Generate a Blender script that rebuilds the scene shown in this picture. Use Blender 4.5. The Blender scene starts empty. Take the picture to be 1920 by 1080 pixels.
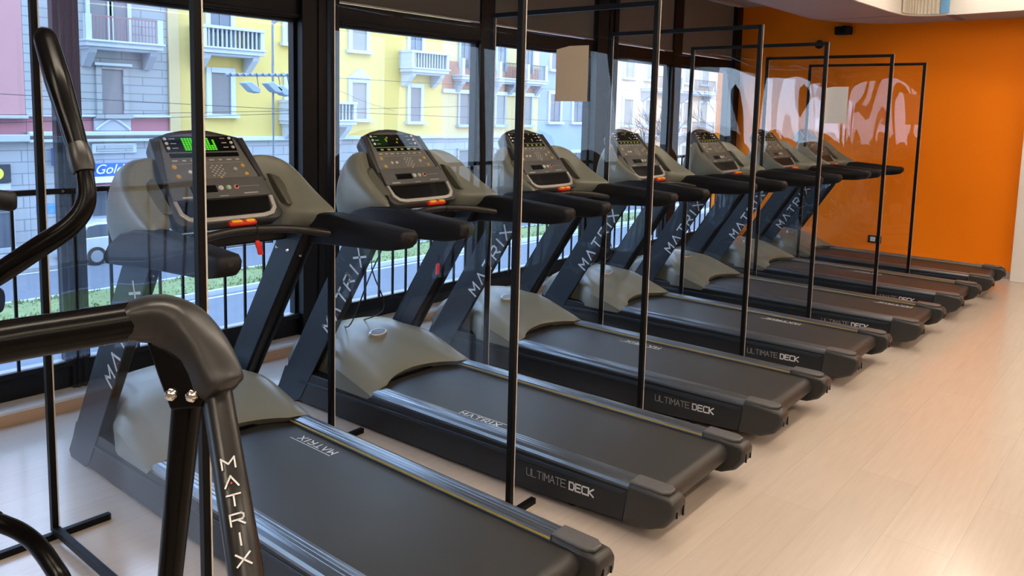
import bpy, bmesh, math, random
from mathutils import Vector, Matrix
random.seed(7)
SC = bpy.context.scene
COL = SC.collection
PI = math.pi

# ------------------------------------------------------------------ camera, world, lights, exposure
def vnorm(v): return Vector(v).normalized()
CAM_F = Vector((-0.64211751, 0.75812169, -0.11373918))
CAM_R = Vector((0.76097026, 0.64829999, 0.02512726))
CAM_U = Vector((-0.09278663, 0.07041748, 0.99319284))
CAM_P = Vector((3.039, -1.765, 1.641))
cd = bpy.data.cameras.new('camera')
cam = bpy.data.objects.new('camera', cd)
COL.objects.link(cam)
cam.matrix_world = Matrix(((CAM_R.x, CAM_U.x, -CAM_F.x, CAM_P.x), (CAM_R.y, CAM_U.y, -CAM_F.y, CAM_P.y),
                           (CAM_R.z, CAM_U.z, -CAM_F.z, CAM_P.z), (0, 0, 0, 1)))
cd.sensor_fit = 'HORIZONTAL'
cd.sensor_width = 36.0
cd.lens = 1488.6 / 1920 * 36
cd.shift_y = -(540 - 378.4) / 1920
cd.clip_start = 0.05
cd.clip_end = 500
SC.camera = cam

world = bpy.data.worlds.new('world')
SC.world = world
world.use_nodes = True
wn = world.node_tree.nodes
wl = world.node_tree.links
bg = wn['Background']
geo = wn.new('ShaderNodeNewGeometry')
sep = wn.new('ShaderNodeSeparateXYZ')
wl.new(geo.outputs['Incoming'], sep.inputs[0])
ramp = wn.new('ShaderNodeValToRGB')
mr = wn.new('ShaderNodeMapRange')
mr.inputs['From Min'].default_value = 0.3
mr.inputs['From Max'].default_value = -0.9
wl.new(sep.outputs['Z'], mr.inputs['Value'])
wl.new(mr.outputs['Result'], ramp.inputs[0])
ramp.color_ramp.elements[0].color = (0.50, 0.56, 0.66, 1)
ramp.color_ramp.elements[1].color = (0.33, 0.56, 1.0, 1)
e = ramp.color_ramp.elements.new(0.3)
e.color = (0.60, 0.77, 1.0, 1)
wl.new(ramp.outputs[0], bg.inputs[0])
bg.inputs[1].default_value = 4.8

SC.view_settings.view_transform = 'Standard'
SC.view_settings.look = 'None'
SC.view_settings.gamma = 1
SC.view_settings.use_curve_mapping = False
SC.view_settings.exposure = 0.45
SC.cycles.transparent_max_bounces = 40
SC.cycles.max_bounces = 8
SC.cycles.sample_clamp_indirect = 6
SC.cycles.use_denoising = True
LAMP_STRENGTH = 24.5
sl = bpy.data.lights.new('sun', 'SUN')
sl.energy = 1.6
sl.color = (1.0, 0.74, 0.48)
sl.angle = math.radians(0.6)
sun = bpy.data.objects.new('sun', sl)
COL.objects.link(sun)
sun.rotation_euler = Vector((-0.80, 0.50, -0.36)).to_track_quat('-Z', 'Y').to_euler()

# ------------------------------------------------------------------ helpers
def tag(o, label=None, cat=None, group=None, kind=None):
    if label: o['label'] = label
    if cat: o['category'] = cat
    if group: o['group'] = group
    if kind: o['kind'] = kind
    return o

def empty(name, loc=(0, 0, 0), rz=0, label=None, cat=None, group=None):
    o = bpy.data.objects.new(name, None)
    COL.objects.link(o)
    o.location = loc
    o.rotation_euler = (0, 0, rz)
    o.empty_display_size = 0.1
    return tag(o, label, cat, group)

def obj(name, bm, mat, parent=None, smooth=None, bevel=0, label=None, seg=2, subsurf=0, recalc=True):
    if recalc:
        bmesh.ops.recalc_face_normals(bm, faces=bm.faces[:])
    me = bpy.data.meshes.new(name)
    bm.to_mesh(me)
    bm.free()
    if isinstance(mat, (list, tuple)):
        for m in mat: me.materials.append(m)
    else:
        me.materials.append(mat)
    o = bpy.data.objects.new(name, me)
    COL.objects.link(o)
    if parent: o.parent = parent
    if bevel:
        md = o.modifiers.new('bevel', 'BEVEL')
        md.width = bevel
        md.segments = seg
        md.limit_method = 'ANGLE'
        md.angle_limit = math.radians(30)
        md.harden_normals = False
    if subsurf:
        md = o.modifiers.new('sub', 'SUBSURF')
        md.levels = subsurf
        md.render_levels = subsurf
    if smooth or bevel or subsurf:
        for p in me.polygons: p.use_smooth = True
        if not subsurf:
            try:
                me.set_sharp_from_angle(angle=math.radians(smooth if isinstance(smooth, (int, float)) and smooth is not True else 40))
            except Exception:
                pass
    if label: o['label'] = label
    return o

def struct(name, bm, mat, parent=None, **k):
    o = obj(name, bm, mat, parent, **k)
    if not parent: o['kind'] = 'structure'
    return o

def box(bm, x0, x1, y0, y1, z0, z1, mi=0):
    vs = [bm.verts.new((x, y, z)) for x in (x0, x1) for y in (y0, y1) for z in (z0, z1)]
    for f in ((0, 1, 3, 2), (4, 6, 7, 5), (0, 4, 5, 1), (2, 3, 7, 6), (0, 2, 6, 4), (1, 5, 7, 3)):
        fc = bm.faces.new([vs[i] for i in f])
        fc.material_index = mi
    return vs

def B(*boxes):
    bm = bmesh.new()
    for b in boxes: box(bm, *b)
    return bm

def prism(bm, pts, a, b, plane='xz', mi=0):
    """extrude polygon pts lying in plane along the remaining axis from a to b"""
    def P(p, t):
        if plane == 'xz': return (p[0], t, p[1])
        if plane == 'yz': return (t, p[0], p[1])
        return (p[0], p[1], t)
    va = [bm.verts.new(P(p, a)) for p in pts]
    vb = [bm.verts.new(P(p, b)) for p in pts]
    n = len(pts)
    fs = [bm.faces.new(va), bm.faces.new(vb[::-1])]
    for i in range(n):
        fs.append(bm.faces.new((va[i], vb[i], vb[(i + 1) % n], va[(i + 1) % n])))
    for f in fs: f.material_index = mi
    return va + vb

def loft(bm, rings, close=True, caps=True):
    vs = [[bm.verts.new(p) for p in r] for r in rings]
    n = len(rings[0])
    for a, b in zip(vs[:-1], vs[1:]):
        for i in range(n if close else n - 1):
            bm.faces.new((a[i], a[(i + 1) % n], b[(i + 1) % n], b[i]))
    if caps and close:
        bm.faces.new(vs[0][::-1])
        bm.faces.new(vs[-1])
    return vs

def smooth_path(pts, n=6):
    """Catmull-Rom through points (any dimension)"""
    P = [Vector(p) for p in pts]
    P = [2 * P[0] - P[1]] + P + [2 * P[-1] - P[-2]]
    out = []
    for i in range(1, len(P) - 2):
        for k in range(n):
            t = k / n
            a, b, c, d = P[i - 1], P[i], P[i + 1], P[i + 2]
            out.append(0.5 * ((2 * b) + (c - a) * t + (2 * a - 5 * b + 4 * c - d) * t * t + (-a + 3 * b - 3 * c + d) * t ** 3))
    out.append(P[-2])
    return out

def tube(bm, pts, r, seg=12, smooth=0, squash=1.0, up=(0, 0, 1), caps=True, power=2.0):
    rs = list(r) if isinstance(r, (list, tuple)) else [r] * len(pts)
    if smooth:
        q = smooth_path([tuple(p) + (rr,) for p, rr in zip(pts, rs)] if False else [(*p,) for p in pts], smooth)
        rr = []
        for i in range(len(rs) - 1):
            for k in range(smooth): rr.append(rs[i] + (rs[i + 1] - rs[i]) * k / smooth)
        rr.append(rs[-1])
        pts, rs = q, rr
    P = [Vector(p) for p in pts]
    rings = []
    ref = Vector(up)
    for i, p in enumerate(P):
        t = (P[min(i + 1, len(P) - 1)] - P[max(i - 1, 0)]).normalized()
        s = t.cross(ref)
        if s.length < 1e-3: s = t.cross(Vector((1, 0, 0)))
        s.normalize()
        u = s.cross(t).normalized()
        def sg(v): return math.copysign(abs(v) ** (2.0 / power), v)
        rings.append([p + s * sg(math.cos(2 * PI * k / seg)) * rs[i] * squash + u * sg(math.sin(2 * PI * k / seg)) * rs[i] for k in range(seg)])
    loft(bm, rings, caps=caps)

def disc(bm, c, n, r, h, seg=16, r2=None):
    c = Vector(c); n = Vector(n).normalized()
    a = n.orthogonal().normalized(); b = n.cross(a)
    r2 = r if r2 is None else r2
    loft(bm, [[c + (a * math.cos(2 * PI * k / seg) + b * math.sin(2 * PI * k / seg)) * rr + n * t for k in range(seg)] for rr, t in ((r, 0), (r2, h))])

def copy_tree(o, parent=None):
    c = o.copy()
    COL.objects.link(c)
    if parent: c.parent = parent
    for ch in [k for k in bpy.data.objects if k.parent == o]:
        copy_tree(ch, c)
    return c

# ---- materials
def mat(name, col, rough=0.5, metal=0.0, noise=0.0, nscale=20, bump=0.0, bscale=200, spec=None, emit=None, es=0, coat=0, stretch=None):
    m = bpy.data.materials.new(name)
    m.use_nodes = True
    nt = m.node_tree
    p = nt.nodes['Principled BSDF']
    p.inputs['Base Color'].default_value = (*col, 1)
    p.inputs['Roughness'].default_value = rough
    p.inputs['Metallic'].default_value = metal
    if spec is not None: p.inputs['Specular IOR Level'].default_value = spec
    if coat: p.inputs['Coat Weight'].default_value = coat
    if emit:
        p.inputs['Emission Color'].default_value = (*emit, 1)
        p.inputs['Emission Strength'].default_value = es
    tc = nt.nodes.new('ShaderNodeTexCoord')
    mp = nt.nodes.new('ShaderNodeMapping')
    nt.links.new(tc.outputs['Object'], mp.inputs[0])
    if stretch: mp.inputs['Scale'].default_value = stretch
    if noise or bump:
        if noise:
            n = nt.nodes.new('ShaderNodeTexNoise')
            n.inputs['Scale'].default_value = nscale
            n.inputs['Detail'].default_value = 4
            nt.links.new(mp.outputs[0], n.inputs['Vector'])
            mx = nt.nodes.new('ShaderNodeMix')
            mx.data_type = 'RGBA'
            lo = [max(0, c * (1 - noise)) for c in col]; hi = [min(1, c * (1 + noise)) for c in col]
            mx.inputs[6].default_value = (*lo, 1)
            mx.inputs[7].default_value = (*hi, 1)
            nt.links.new(n.outputs['Fac'], mx.inputs[0])
            nt.links.new(mx.outputs[2], p.inputs['Base Color'])
        if bump:
            n = nt.nodes.new('ShaderNodeTexNoise')
            n.inputs['Scale'].default_value = bscale
            nt.links.new(mp.outputs[0], n.inputs['Vector'])
            b = nt.nodes.new('ShaderNodeBump')
            b.inputs['Strength'].default_value = bump
            b.inputs['Distance'].default_value = 0.002
            nt.links.new(n.outputs['Fac'], b.inputs['Height'])
            nt.links.new(b.outputs[0], p.inputs['Normal'])
    return m

def glassmat(name, tint=(1, 1, 1), ior=1.5, boost=1.0, bump=0.0, rough=0.0):
    m = bpy.data.materials.new(name)
    m.use_nodes = True
    nt = m.node_tree
    nt.nodes.remove(nt.nodes['Principled BSDF'])
    out = nt.nodes['Material Output']
    tr = nt.nodes.new('ShaderNodeBsdfTransparent')
    tr.inputs[0].default_value = (*tint, 1)
    gl = nt.nodes.new('ShaderNodeBsdfGlossy')
    gl.inputs['Roughness'].default_value = rough
    fr = nt.nodes.new('ShaderNodeFresnel')
    ge = nt.nodes.new('ShaderNodeNewGeometry')      # the same reflectance from either side of each face
    io = nt.nodes.new('ShaderNodeMix')
    io.inputs[2].default_value = ior
    io.inputs[3].default_value = 1.0 / ior
    nt.links.new(ge.outputs['Backfacing'], io.inputs[0])
    nt.links.new(io.outputs[0], fr.inputs[0])
    ml = nt.nodes.new('ShaderNodeMath')
    ml.operation = 'MULTIPLY'
    ml.use_clamp = True
    ml.inputs[1].default_value = boost
    nt.links.new(fr.outputs[0], ml.inputs[0])
    mx = nt.nodes.new('ShaderNodeMixShader')
    nt.links.new(ml.outputs[0], mx.inputs[0])
    nt.links.new(tr.outputs[0], mx.inputs[1])
    nt.links.new(gl.outputs[0], mx.inputs[2])
    nt.links.new(mx.outputs[0], out.inputs[0])
    return m

M = {}
M['black_frame'] = mat('black_powder_coat', (0.004, 0.004, 0.0045), 0.45, noise=0.1, nscale=30, spec=0.15)
M['window_black'] = mat('window_black', (0.006, 0.0065, 0.008), 0.42, noise=0.15, nscale=9, spec=0.25)
M['rail_black'] = mat('railing_paint', (0.005, 0.0055, 0.007), 0.45, noise=0.1, spec=0.25)
M['mast'] = mat('sky_tinted_plastic', (0.017, 0.026, 0.039), 0.40, spec=0.35, noise=0.12, nscale=14, bump=0.12, bscale=600)  # dark grey plastic, the sky's blue reflection mixed into its colour
M['mast_side'] = mat('dark_mast_side', (0.007, 0.0065, 0.0065), 0.4, noise=0.1, spec=0.3)
M['skirt'] = mat('skirt_dark', (0.014, 0.016, 0.020), 0.38, spec=0.35, noise=0.12, nscale=10, bump=0.1, bscale=700)
M['cap'] = mat('cap_grey_plastic', (0.026, 0.025, 0.024), 0.40, noise=0.1, nscale=12, bump=0.2, bscale=800)
M['cap_top'] = mat('cap_pad_grey', (0.095, 0.095, 0.096), 0.36, noise=0.08, nscale=20)
M['rail'] = mat('ridged_aluminium', (0.20, 0.215, 0.235), 0.30, metal=0.85, noise=0.1, nscale=5, stretch=(1, 30, 30))
M['belt'] = mat('belt_rubber', (0.029, 0.027, 0.025), 0.44, spec=0.4, noise=0.16, nscale=3.0, bump=0.25, bscale=900)
M['roller'] = mat('roller_black', (0.02, 0.02, 0.02), 0.5, noise=0.1)
M['shroud'] = mat('olive_grey_plastic', (0.190, 0.192, 0.155), 0.33, noise=0.06, nscale=6, bump=0.05, bscale=900)
M['shroud_shade'] = mat('olive_shade', (0.085, 0.086, 0.062), 0.45, noise=0.1)
M['bezel'] = mat('console_bezel', (0.040, 0.040, 0.042), 0.38, noise=0.12, nscale=30, bump=0.15, bscale=700)
M['panel'] = mat('console_panel', (0.125, 0.120, 0.108), 0.42, noise=0.15, nscale=60)
M['panel_low'] = mat('console_lower_panel', (0.085, 0.085, 0.083), 0.40, noise=0.1, nscale=60)
M['screen'] = mat('display_black', (0.005, 0.005, 0.005), 0.15, spec=0.25)
M['tray'] = mat('tray_black', (0.002, 0.002, 0.002), 0.3, spec=0.12)
M['silver'] = mat('silver_trim', (0.50, 0.47, 0.43), 0.33, metal=0.6, noise=0.08)
M['grip'] = mat('grip_rubber', (0.007, 0.007, 0.009), 0.50, spec=0.25, noise=0.1, nscale=40, bump=0.3, bscale=900)
M['bar'] = mat('bar_brown_black', (0.020, 0.017, 0.015), 0.33, metal=0.2, noise=0.1)
M['chrome'] = mat('chrome_bolt', (0.85, 0.82, 0.78), 0.12, metal=1.0, noise=0.05)
M['knob_white'] = mat('white_button', (0.70, 0.69, 0.66), 0.4, noise=0.08)
M['knob_amber'] = mat('amber_button', (0.55, 0.36, 0.10), 0.4, noise=0.1)
M['knob_green'] = mat('green_ring_button', (0.35, 0.55, 0.33), 0.4, noise=0.1)
M['knob_red'] = mat('red_ring_button', (0.75, 0.22, 0.20), 0.4, noise=0.1)
M['print'] = mat('pale_print', (0.42, 0.41, 0.38), 0.5, noise=0.15, nscale=300)
M['estop_yellow'] = mat('stop_yellow', (0.95, 0.42, 0.01), 0.3, noise=0.05)
M['estop_red'] = mat('stop_red', (0.62, 0.025, 0.008), 0.3, noise=0.05)
M['clip_red'] = mat('clip_red', (0.75, 0.02, 0.02), 0.35, noise=0.05)
M['letter'] = mat('white_lettering', (0.68, 0.70, 0.72), 0.4, noise=0.03)
M['letter_dim'] = mat('thin_grey_lettering', (0.30, 0.30, 0.30), 0.4, noise=0.03)
M['led_green'] = mat('led_green', (0.02, 0.1, 0.0), 0.4, emit=(0.10, 0.85, 0.02), es=0.6)
M['led_dim'] = mat('led_dim_olive', (0.03, 0.03, 0.0), 0.4, emit=(0.42, 0.42, 0.03), es=0.45)
M['yellow_strip'] = mat('yellow_edge_strip', (0.70, 0.48, 0.10), 0.3, metal=0.5, noise=0.05)  # thin yellow line along the belt side of the foot rails
M['cable'] = mat('cable_black', (0.01, 0.01, 0.01), 0.5, noise=0.05)
M['plexi'] = glassmat('clear_acrylic', (0.985, 0.99, 0.99), 1.5, 0.42)
M['plexi_glossy'] = glassmat('glossy_acrylic', (0.985, 0.99, 0.99), 1.5, 1.25)
M['window_glass'] = glassmat('window_glass', (0.96, 0.98, 0.99), 1.5, 1.0)
M['ell_black'] = mat('elliptical_black_tube', (0.003, 0.0026, 0.0025), 0.24, noise=0.1, spec=0.16)
M['ell_cover'] = mat('elliptical_grey_cover', (0.020, 0.0195, 0.0190), 0.32, spec=0.45, noise=0.08, nscale=25, bump=0.08, bscale=900)
M['ell_leg'] = mat('elliptical_leg_paint', (0.014, 0.013, 0.012), 0.30, spec=0.4, noise=0.08)
M['white'] = mat('white_paint', (0.74, 0.72, 0.68), 0.6, noise=0.03)
M['ceil'] = mat('ceiling_paint', (0.36, 0.34, 0.33), 0.7, noise=0.03)
M['soffit'] = mat('soffit_paint', (0.36, 0.30, 0.28), 0.7, noise=0.03)
M['orange'] = mat('orange_wall_paint', (0.90, 0.215, 0.0010), 0.62, noise=0.03, nscale=3, bump=0.08, bscale=150, spec=0.15)
M['blind'] = mat('taupe_blind_fabric', (0.175, 0.170, 0.150), 0.8, noise=0.05, nscale=4, bump=0.2, bscale=400)
M['blind_bar'] = mat('blind_bar_aluminium', (0.62, 0.60, 0.58), 0.35, metal=0.4, noise=0.05)
M['ledge_top'] = mat('ledge_stone', (0.66, 0.64, 0.62), 0.35, noise=0.06, nscale=8)
M['ledge_wood'] = mat('ledge_wood', (0.52, 0.34, 0.22), 0.45, noise=0.12, nscale=6, stretch=(8, 1, 20))

def floor_material():
    m = bpy.data.materials.new('beige_vinyl_planks')
    m.use_nodes = True
    nt = m.node_tree
    p = nt.nodes['Principled BSDF']
    tc = nt.nodes.new('ShaderNodeTexCoord')
    mp = nt.nodes.new('ShaderNodeMapping')
    mp.inputs['Rotation'].default_value = (0, 0, PI / 2)
    nt.links.new(tc.outputs['Object'], mp.inputs[0])
    br = nt.nodes.new('ShaderNodeTexBrick')
    br.inputs['Color1'].default_value = (0.515, 0.438, 0.375, 1)
    br.inputs['Color2'].default_value = (0.54, 0.46, 0.393, 1)
    br.inputs['Mortar'].default_value = (0.45, 0.38, 0.325, 1)
    br.inputs['Scale'].default_value = 1.0
    br.inputs['Mortar Size'].default_value = 0.0014
    br.inputs['Mortar Smooth'].default_value = 0.3
    br.inputs['Brick Width'].default_value = 1.5
    br.inputs['Row Height'].default_value = 0.25
    br.offset = 0.37
    nt.links.new(mp.outputs[0], br.inputs['Vector'])
    mp2 = nt.nodes.new('ShaderNodeMapping')
    mp2.inputs['Scale'].default_value = (30, 1.6, 1)
    nt.links.new(tc.outputs['Object'], mp2.inputs[0])
    n = nt.nodes.new('ShaderNodeTexNoise')
    n.inputs['Scale'].default_value = 2.0
    n.inputs['Detail'].default_value = 6
    nt.links.new(mp2.outputs[0], n.inputs['Vector'])
    mx = nt.nodes.new('ShaderNodeMix')
    mx.data_type = 'RGBA'
    mx.blend_type = 'MULTIPLY'
    rp = nt.nodes.new('ShaderNodeValToRGB')
    rp.color_ramp.elements[0].position = 0.3
    rp.color_ramp.elements[0].color = (0.94, 0.932, 0.925, 1)
    rp.color_ramp.elements[1].position = 0.7
    rp.color_ramp.elements[1].color = (1, 1, 1, 1)
    nt.links.new(n.outputs['Fac'], rp.inputs[0])
    mx.inputs[0].default_value = 1
    nt.links.new(br.outputs['Color'], mx.inputs[6])
    nt.links.new(rp.outputs[0], mx.inputs[7])
    nt.links.new(mx.outputs[2], p.inputs['Base Color'])
    p.inputs['Roughness'].default_value = 0.20
    p.inputs['Specular IOR Level'].default_value = 0.85
    return m
M['floor'] = floor_material()

# ---- stroke lettering
GL = {
 'M': [[(0, 0), (0, 1), (.5, .42), (1, 1), (1, 0)]],
 'V': [[(0, 0), (.5, 1), (1, 0)]],               # A without its crossbar
 'T': [[(0, 1), (1, 1)], [(.5, 1), (.5, 0)]],
 'R': [[(0, 0), (0, 1), (.85, 1), (1, .85), (1, .6), (.85, .45), (.15, .45)], [(.5, .45), (1, 0)]],
 'I': [[(.5, 0), (.5, 1)]],
 'X': [[(0, 0), (1, 1)], [(0, 1), (1, 0)]],
 'U': [[(0, 1), (0, .2), (.2, 0), (.8, 0), (1, .2), (1, 1)]],
 'L': [[(0, 1), (0, 0), (.9, 0)]],
 'A': [[(0, 0), (.5, 1), (1, 0)], [(.2, .35), (.8, .35)]],
 'E': [[(1, 1), (0, 1), (0, 0), (1, 0)], [(0, .52), (.85, .52)]],
 'D': [[(0, 0), (0, 1), (.75, 1), (1, .75), (1, .25), (.75, 0), (0, 0)]],
 'C': [[(1, 1), (.2, 1), (0, .8), (0, .2), (.2, 0), (1, 0)]],
 'K': [[(0, 0), (0, 1)], [(1, 1), (.1, .5), (1, 0)]],
 'S': [[(1, 1), (.2, 1), (0, .8), (.2, .55), (.8, .5), (1, .25), (.8, 0), (0, 0)]],
}
def letters(bm, text, org, right, up, size, width=0.75, stroke=0.12, gap=0.35, mi=0, lift=0.0012, stack=False):
    org = Vector(org); right = Vector(right).normalized(); up = Vector(up).normalized()
    nrm = right.cross(up).normalized()
    x = 0.0
    for ch in text:
        if ch == ' ':
            x += size * 0.55
            continue
        w = size * width * (0.25 if ch == 'I' else 1)
        for poly in GL[ch]:
            for a, b in zip(poly[:-1], poly[1:]):
                pa = Vector((a[0] * w, a[1] * size)); pb = Vector((b[0] * w, b[1] * size))
                if ch == 'I': pa.x = pb.x = w / 2
                d = (pb - pa).normalized() * size * stroke * 0.5
                n2 = Vector((-d.y, d.x))
                if stack: base = org - up * 0
                q = []
                for c in (pa - d - n2, pb + d - n2, pb + d + n2, pa - d + n2):
                    q.append(org + right * (x + c.x) + up * c.y)
                va = [bm.verts.new(p + nrm * 0.0002) for p in q]
                vb = [bm.verts.new(p + nrm * lift) for p in q]
                bm.faces.new(va[::-1]); bm.faces.new(vb)
                for i in range(4): bm.faces.new((va[i], va[(i + 1) % 4], vb[(i + 1) % 4], vb[i]))
        x += w + size * gap
    return x

def text_mesh(name, body, m, parent, loc, rot, size, shear=0.0, extrude=0.004):
    c = bpy.data.curves.new(name, 'FONT')
    c.body = body; c.size = size; c.shear = shear; c.extrude = extrude
    t = bpy.data.objects.new(name, c)
    COL.objects.link(t)
    dg = bpy.context.evaluated_depsgraph_get()
    me = bpy.data.meshes.new_from_object(t.evaluated_get(dg))
    bpy.data.objects.remove(t)
    o = bpy.data.objects.new(name, me)
    COL.objects.link(o)
    me.materials.clear(); me.materials.append(m)
    o.parent = parent; o.location = loc; o.rotation_euler = rot
    return o

# ------------------------------------------------------------------ the room
YW = 8.0       # orange wall
XW = -1.5      # window wall
CEIL = 3.02
struct('floor', B((-1.35, 7.0, -5.0, YW + 0.1, -0.12, 0.0)), M['floor'])
struct('wall_back', B((-1.75, 7.0, YW, YW + 0.2, -0.1, 3.3)), M['orange'])
struct('baseboard_back', B((-1.35, 1.72, YW - 0.012, YW, 0.0, 0.07)), mat('grey_baseboard', (0.36, 0.33, 0.31), 0.4, noise=0.05))
struct('trim_1', B((1.74, 2.4, 7.86, YW + 0.02, 0.0, 3.3)), M['white'], bevel=0.004)    # white pilaster at the right end of the orange wall
struct('wall_right', B((7.0, 7.2, -5.2, YW + 0.2, -0.1, 3.3)), mat('warm_grey_wall', (0.30, 0.27, 0.25), 0.7, noise=0.04))
struct('wall_front', B((-1.75, 7.2, -5.2, -5.0, -0.1, 3.3)), bpy.data.materials['warm_grey_wall'])
struct('ceiling', B((-1.75, 7.2, -5.2, YW + 0.2, CEIL, CEIL + 0.15)), M['ceil'])
# ledge under the windows
struct('trim_2', B((-1.62, -1.35, -5.0, YW, 0.058, 0.075)), M['ledge_top'], bevel=0.003)
struct('trim_3', B((-1.62, -1.353, -5.0, YW, -0.1, 0.058)), M['ledge_wood'])
# soffit: a dropped border along the windows and the orange wall, rounded at its corner
sp = [(-0.25, -5.0), (-0.24, 7.1)]
for k in range(1, 7):
    a = PI / 2 * k / 6
    sp.append((-0.24 + 0.42 * (1 - math.cos(a)) + 0.35 * (k / 6), 7.1 + 0.9 * math.sin(a)))
sp += [(7.0, YW), (7.0, 7.36)]
sp += [(1.72, 7.36), (0.95, 7.45)]
for k in range(0, 6):
    a = PI / 2 * k / 5
    sp.append((0.95 - 0.30 * math.sin(a) , 7.45 - 0.30 * (1 - math.cos(a))))
sp += [(0.62, 6.9), (0.58, 6.0), (0.56, -5.0)]
bm = bmesh.new()
prism(bm, sp, 2.73, 2.74, 'xy')
sof = struct('ceiling_soffit', bm, M['soffit'])
sof.name = 'ceiling'
# fascia boards of the soffit
def ribbon(bm, path, z0, z1, th):
    P = [Vector(p) for p in path]
    L, R = [], []
    for i, p in enumerate(P):
        t = (P[min(i + 1, len(P) - 1)] - P[max(i - 1, 0)]).normalized()
        n = Vector((-t.y, t.x))
        L.append(p + n * th / 2); R.append(p - n * th / 2)
    poly = L + R[::-1]
    rings = []
    for i in range(len(P)):
        rings.append([(L[i].x, L[i].y, z0), (R[i].x, R[i].y, z0), (R[i].x, R[i].y, z1), (L[i].x, L[i].y, z1)])
    loft(bm, rings)
bm = bmesh.new()
inner = sp[10:][::-1] if False else [sp[i] for i in range(len(sp) - 1, 8, -1)]
ribbon(bm, inner[:-1], 2.728, CEIL, 0.02)
struct('trim_4', bm, mat('cream_fascia', (0.80, 0.76, 0.68), 0.6, noise=0.05, nscale=8, stretch=(1, 1, 6)), smooth=30)
bm = bmesh.new()
ribbon(bm, sp[:9], 2.728, CEIL, 0.02)
struct('trim_5', bm, M['soffit'], smooth=30)
# pleated cream curtain hanging in front of the fascia corner, with one blue band
pl = []
n = 60
for k in range(n + 1):
    a = PI / 2 * k / n
    pl.append((0.95 - 0.27 * math.sin(a) + 0.010 * math.cos(k * 1.3), 7.42 - 0.27 * (1 - math.cos(a)) + 0.010 * math.sin(k * 1.3)))
bm = bmesh.new()
ribbon(bm, pl, 2.745, CEIL - 0.01, 0.006)
o = obj('pleated_curtain', bm, mat('cream_curtain', (0.78, 0.72, 0.60), 0.8, noise=0.08, nscale=30), smooth=60)
tag(o, 'cream pleated fabric strip at the rounded corner of the ceiling recess', 'curtain')
bm = bmesh.new()
ribbon(bm, [(0.97, 7.41), (1.05, 7.40)], 2.75, CEIL - 0.01, 0.008)
o = obj('blue_band', bm, mat('blue_band', (0.16, 0.42, 0.72), 0.6, noise=0.05))
tag(o, 'light blue vertical band beside the pleated strip in the ceiling recess', 'banner')
# seam lines of the soffit boards
bm = B((-0.2, 0.62, 7.28, 7.286, 2.7275, 2.7298), (1.02, 1.10, 7.42, 7.95, 2.7275, 2.7298))
struct('trim_6', bm, mat('seam_grey', (0.20, 0.18, 0.18), 0.7, noise=0.05))

# window wall
segs = [(-5.0, -3.2), (-3.1, -1.62), (-1.52, -0.10), (-0.015, 1.36), (1.66, 3.12), (3.29, 4.76), (5.13, 6.32), (6.52, 7.84)]
posts = [(-5.0, -4.98, 0), (-3.2, -3.1, 0), (-1.62, -1.52, 0), (-0.10, -0.015, 0), (1.36, 1.66, 1), (3.12, 3.29, 0), (4.76, 5.13, 1), (6.32, 6.52, 0), (7.84, YW, 1)]
tn = 7
for (a, b, big) in posts:
    bm = B((-1.60 if big or b - a > 0.12 else -1.545, -1.44 if big else -1.475, a, b, 0.075, CEIL))
    if not big and b - a < 0.12:   # ribbed aluminium mullion
        box(bm, -1.475, -1.462, a + 0.02, a + 0.032, 0.075, CEIL)
        box(bm, -1.475, -1.462, b - 0.032, b - 0.02, 0.075, CEIL)
    if big and b < 7.9:
        box(bm, -1.44, -1.425, b - 0.10, b - 0.03, 0.075, CEIL)
        box(bm, -1.44, -1.43, b - 0.18, b - 0.14, 0.075, CEIL)
    struct('trim_%d' % tn, bm, M['window_black'], bevel=0.003); tn += 1
for (a, b) in segs:
    struct('trim_%d' % tn, B((-1.60, -1.48, a, b, 2.205, 2.345), (-1.60, -1.47, a, b, 2.215, 2.235)), M['window_black'], bevel=0.003); tn += 1
win = []
for i, (a, b) in enumerate(segs):
    w = empty('window_%d' % (i + 1), (0, 0, 0)); w['kind'] = 'structure'
    f = 0.022
    bm = B((-1.57, -1.505, a, b, 0.075, 0.215), (-1.57, -1.51, a, b, 2.185, 2.205), (-1.57, -1.51, a, a + f, 0.215, 2.185), (-1.57, -1.51, b - f, b, 0.215, 2.185))
    obj('window_frame', bm, M['window_black'], w, bevel=0.002)
    obj('lower_trim', B((-1.572, -1.502, a + f, b - f, 0.217, 0.224)), mat('pale_gasket', (0.30, 0.32, 0.36), 0.4, noise=0.05) if i == 0 else bpy.data.materials['pale_gasket'], w)
    obj('window_pane', B((-1.545, -1.539, a + f, b - f, 0.215, 2.19)), M['window_glass'], w)
    obj('window_pane', B((-1.545, -1.539, a, b, 2.345, CEIL)), M['window_glass'], w)
# taupe blinds closing the upper lights
names = ['behind the camera end of the window wall', 'second from the camera end of the window wall', 'above the window left of the ribbed mullion', 'above the window behind the nearest treadmill', 'above the yellow house window, left of the slim mullion',
         'above the window behind the third treadmill', 'above the window right of the thick middle column', 'last one before the orange wall']
for i, (a, b) in enumerate(segs):
    t = empty('roller_blind', (-1.50, (a + b) / 2, 2.35), 0, 'taupe roller blind ' + names[i], 'blind', 'taupe blinds over the upper windows')
    w2 = (b - a) / 2 - 0.004
    obj('blind_fabric', B((0.0, 0.006, -w2, w2, 0.012, CEIL - 2.35 - 0.004)), M['blind'], t)
    obj('bottom_bar', B((-0.004, 0.016, -w2, w2, 0.0, 0.012)), M['blind_bar'], t, bevel=0.002)
# thin pale strip where blinds meet the ceiling
struct('trim_%d' % tn, B((-1.42, -1.38, 1.7, 7.8, CEIL - 0.02, CEIL)), M['blind_bar']); tn += 1

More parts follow.
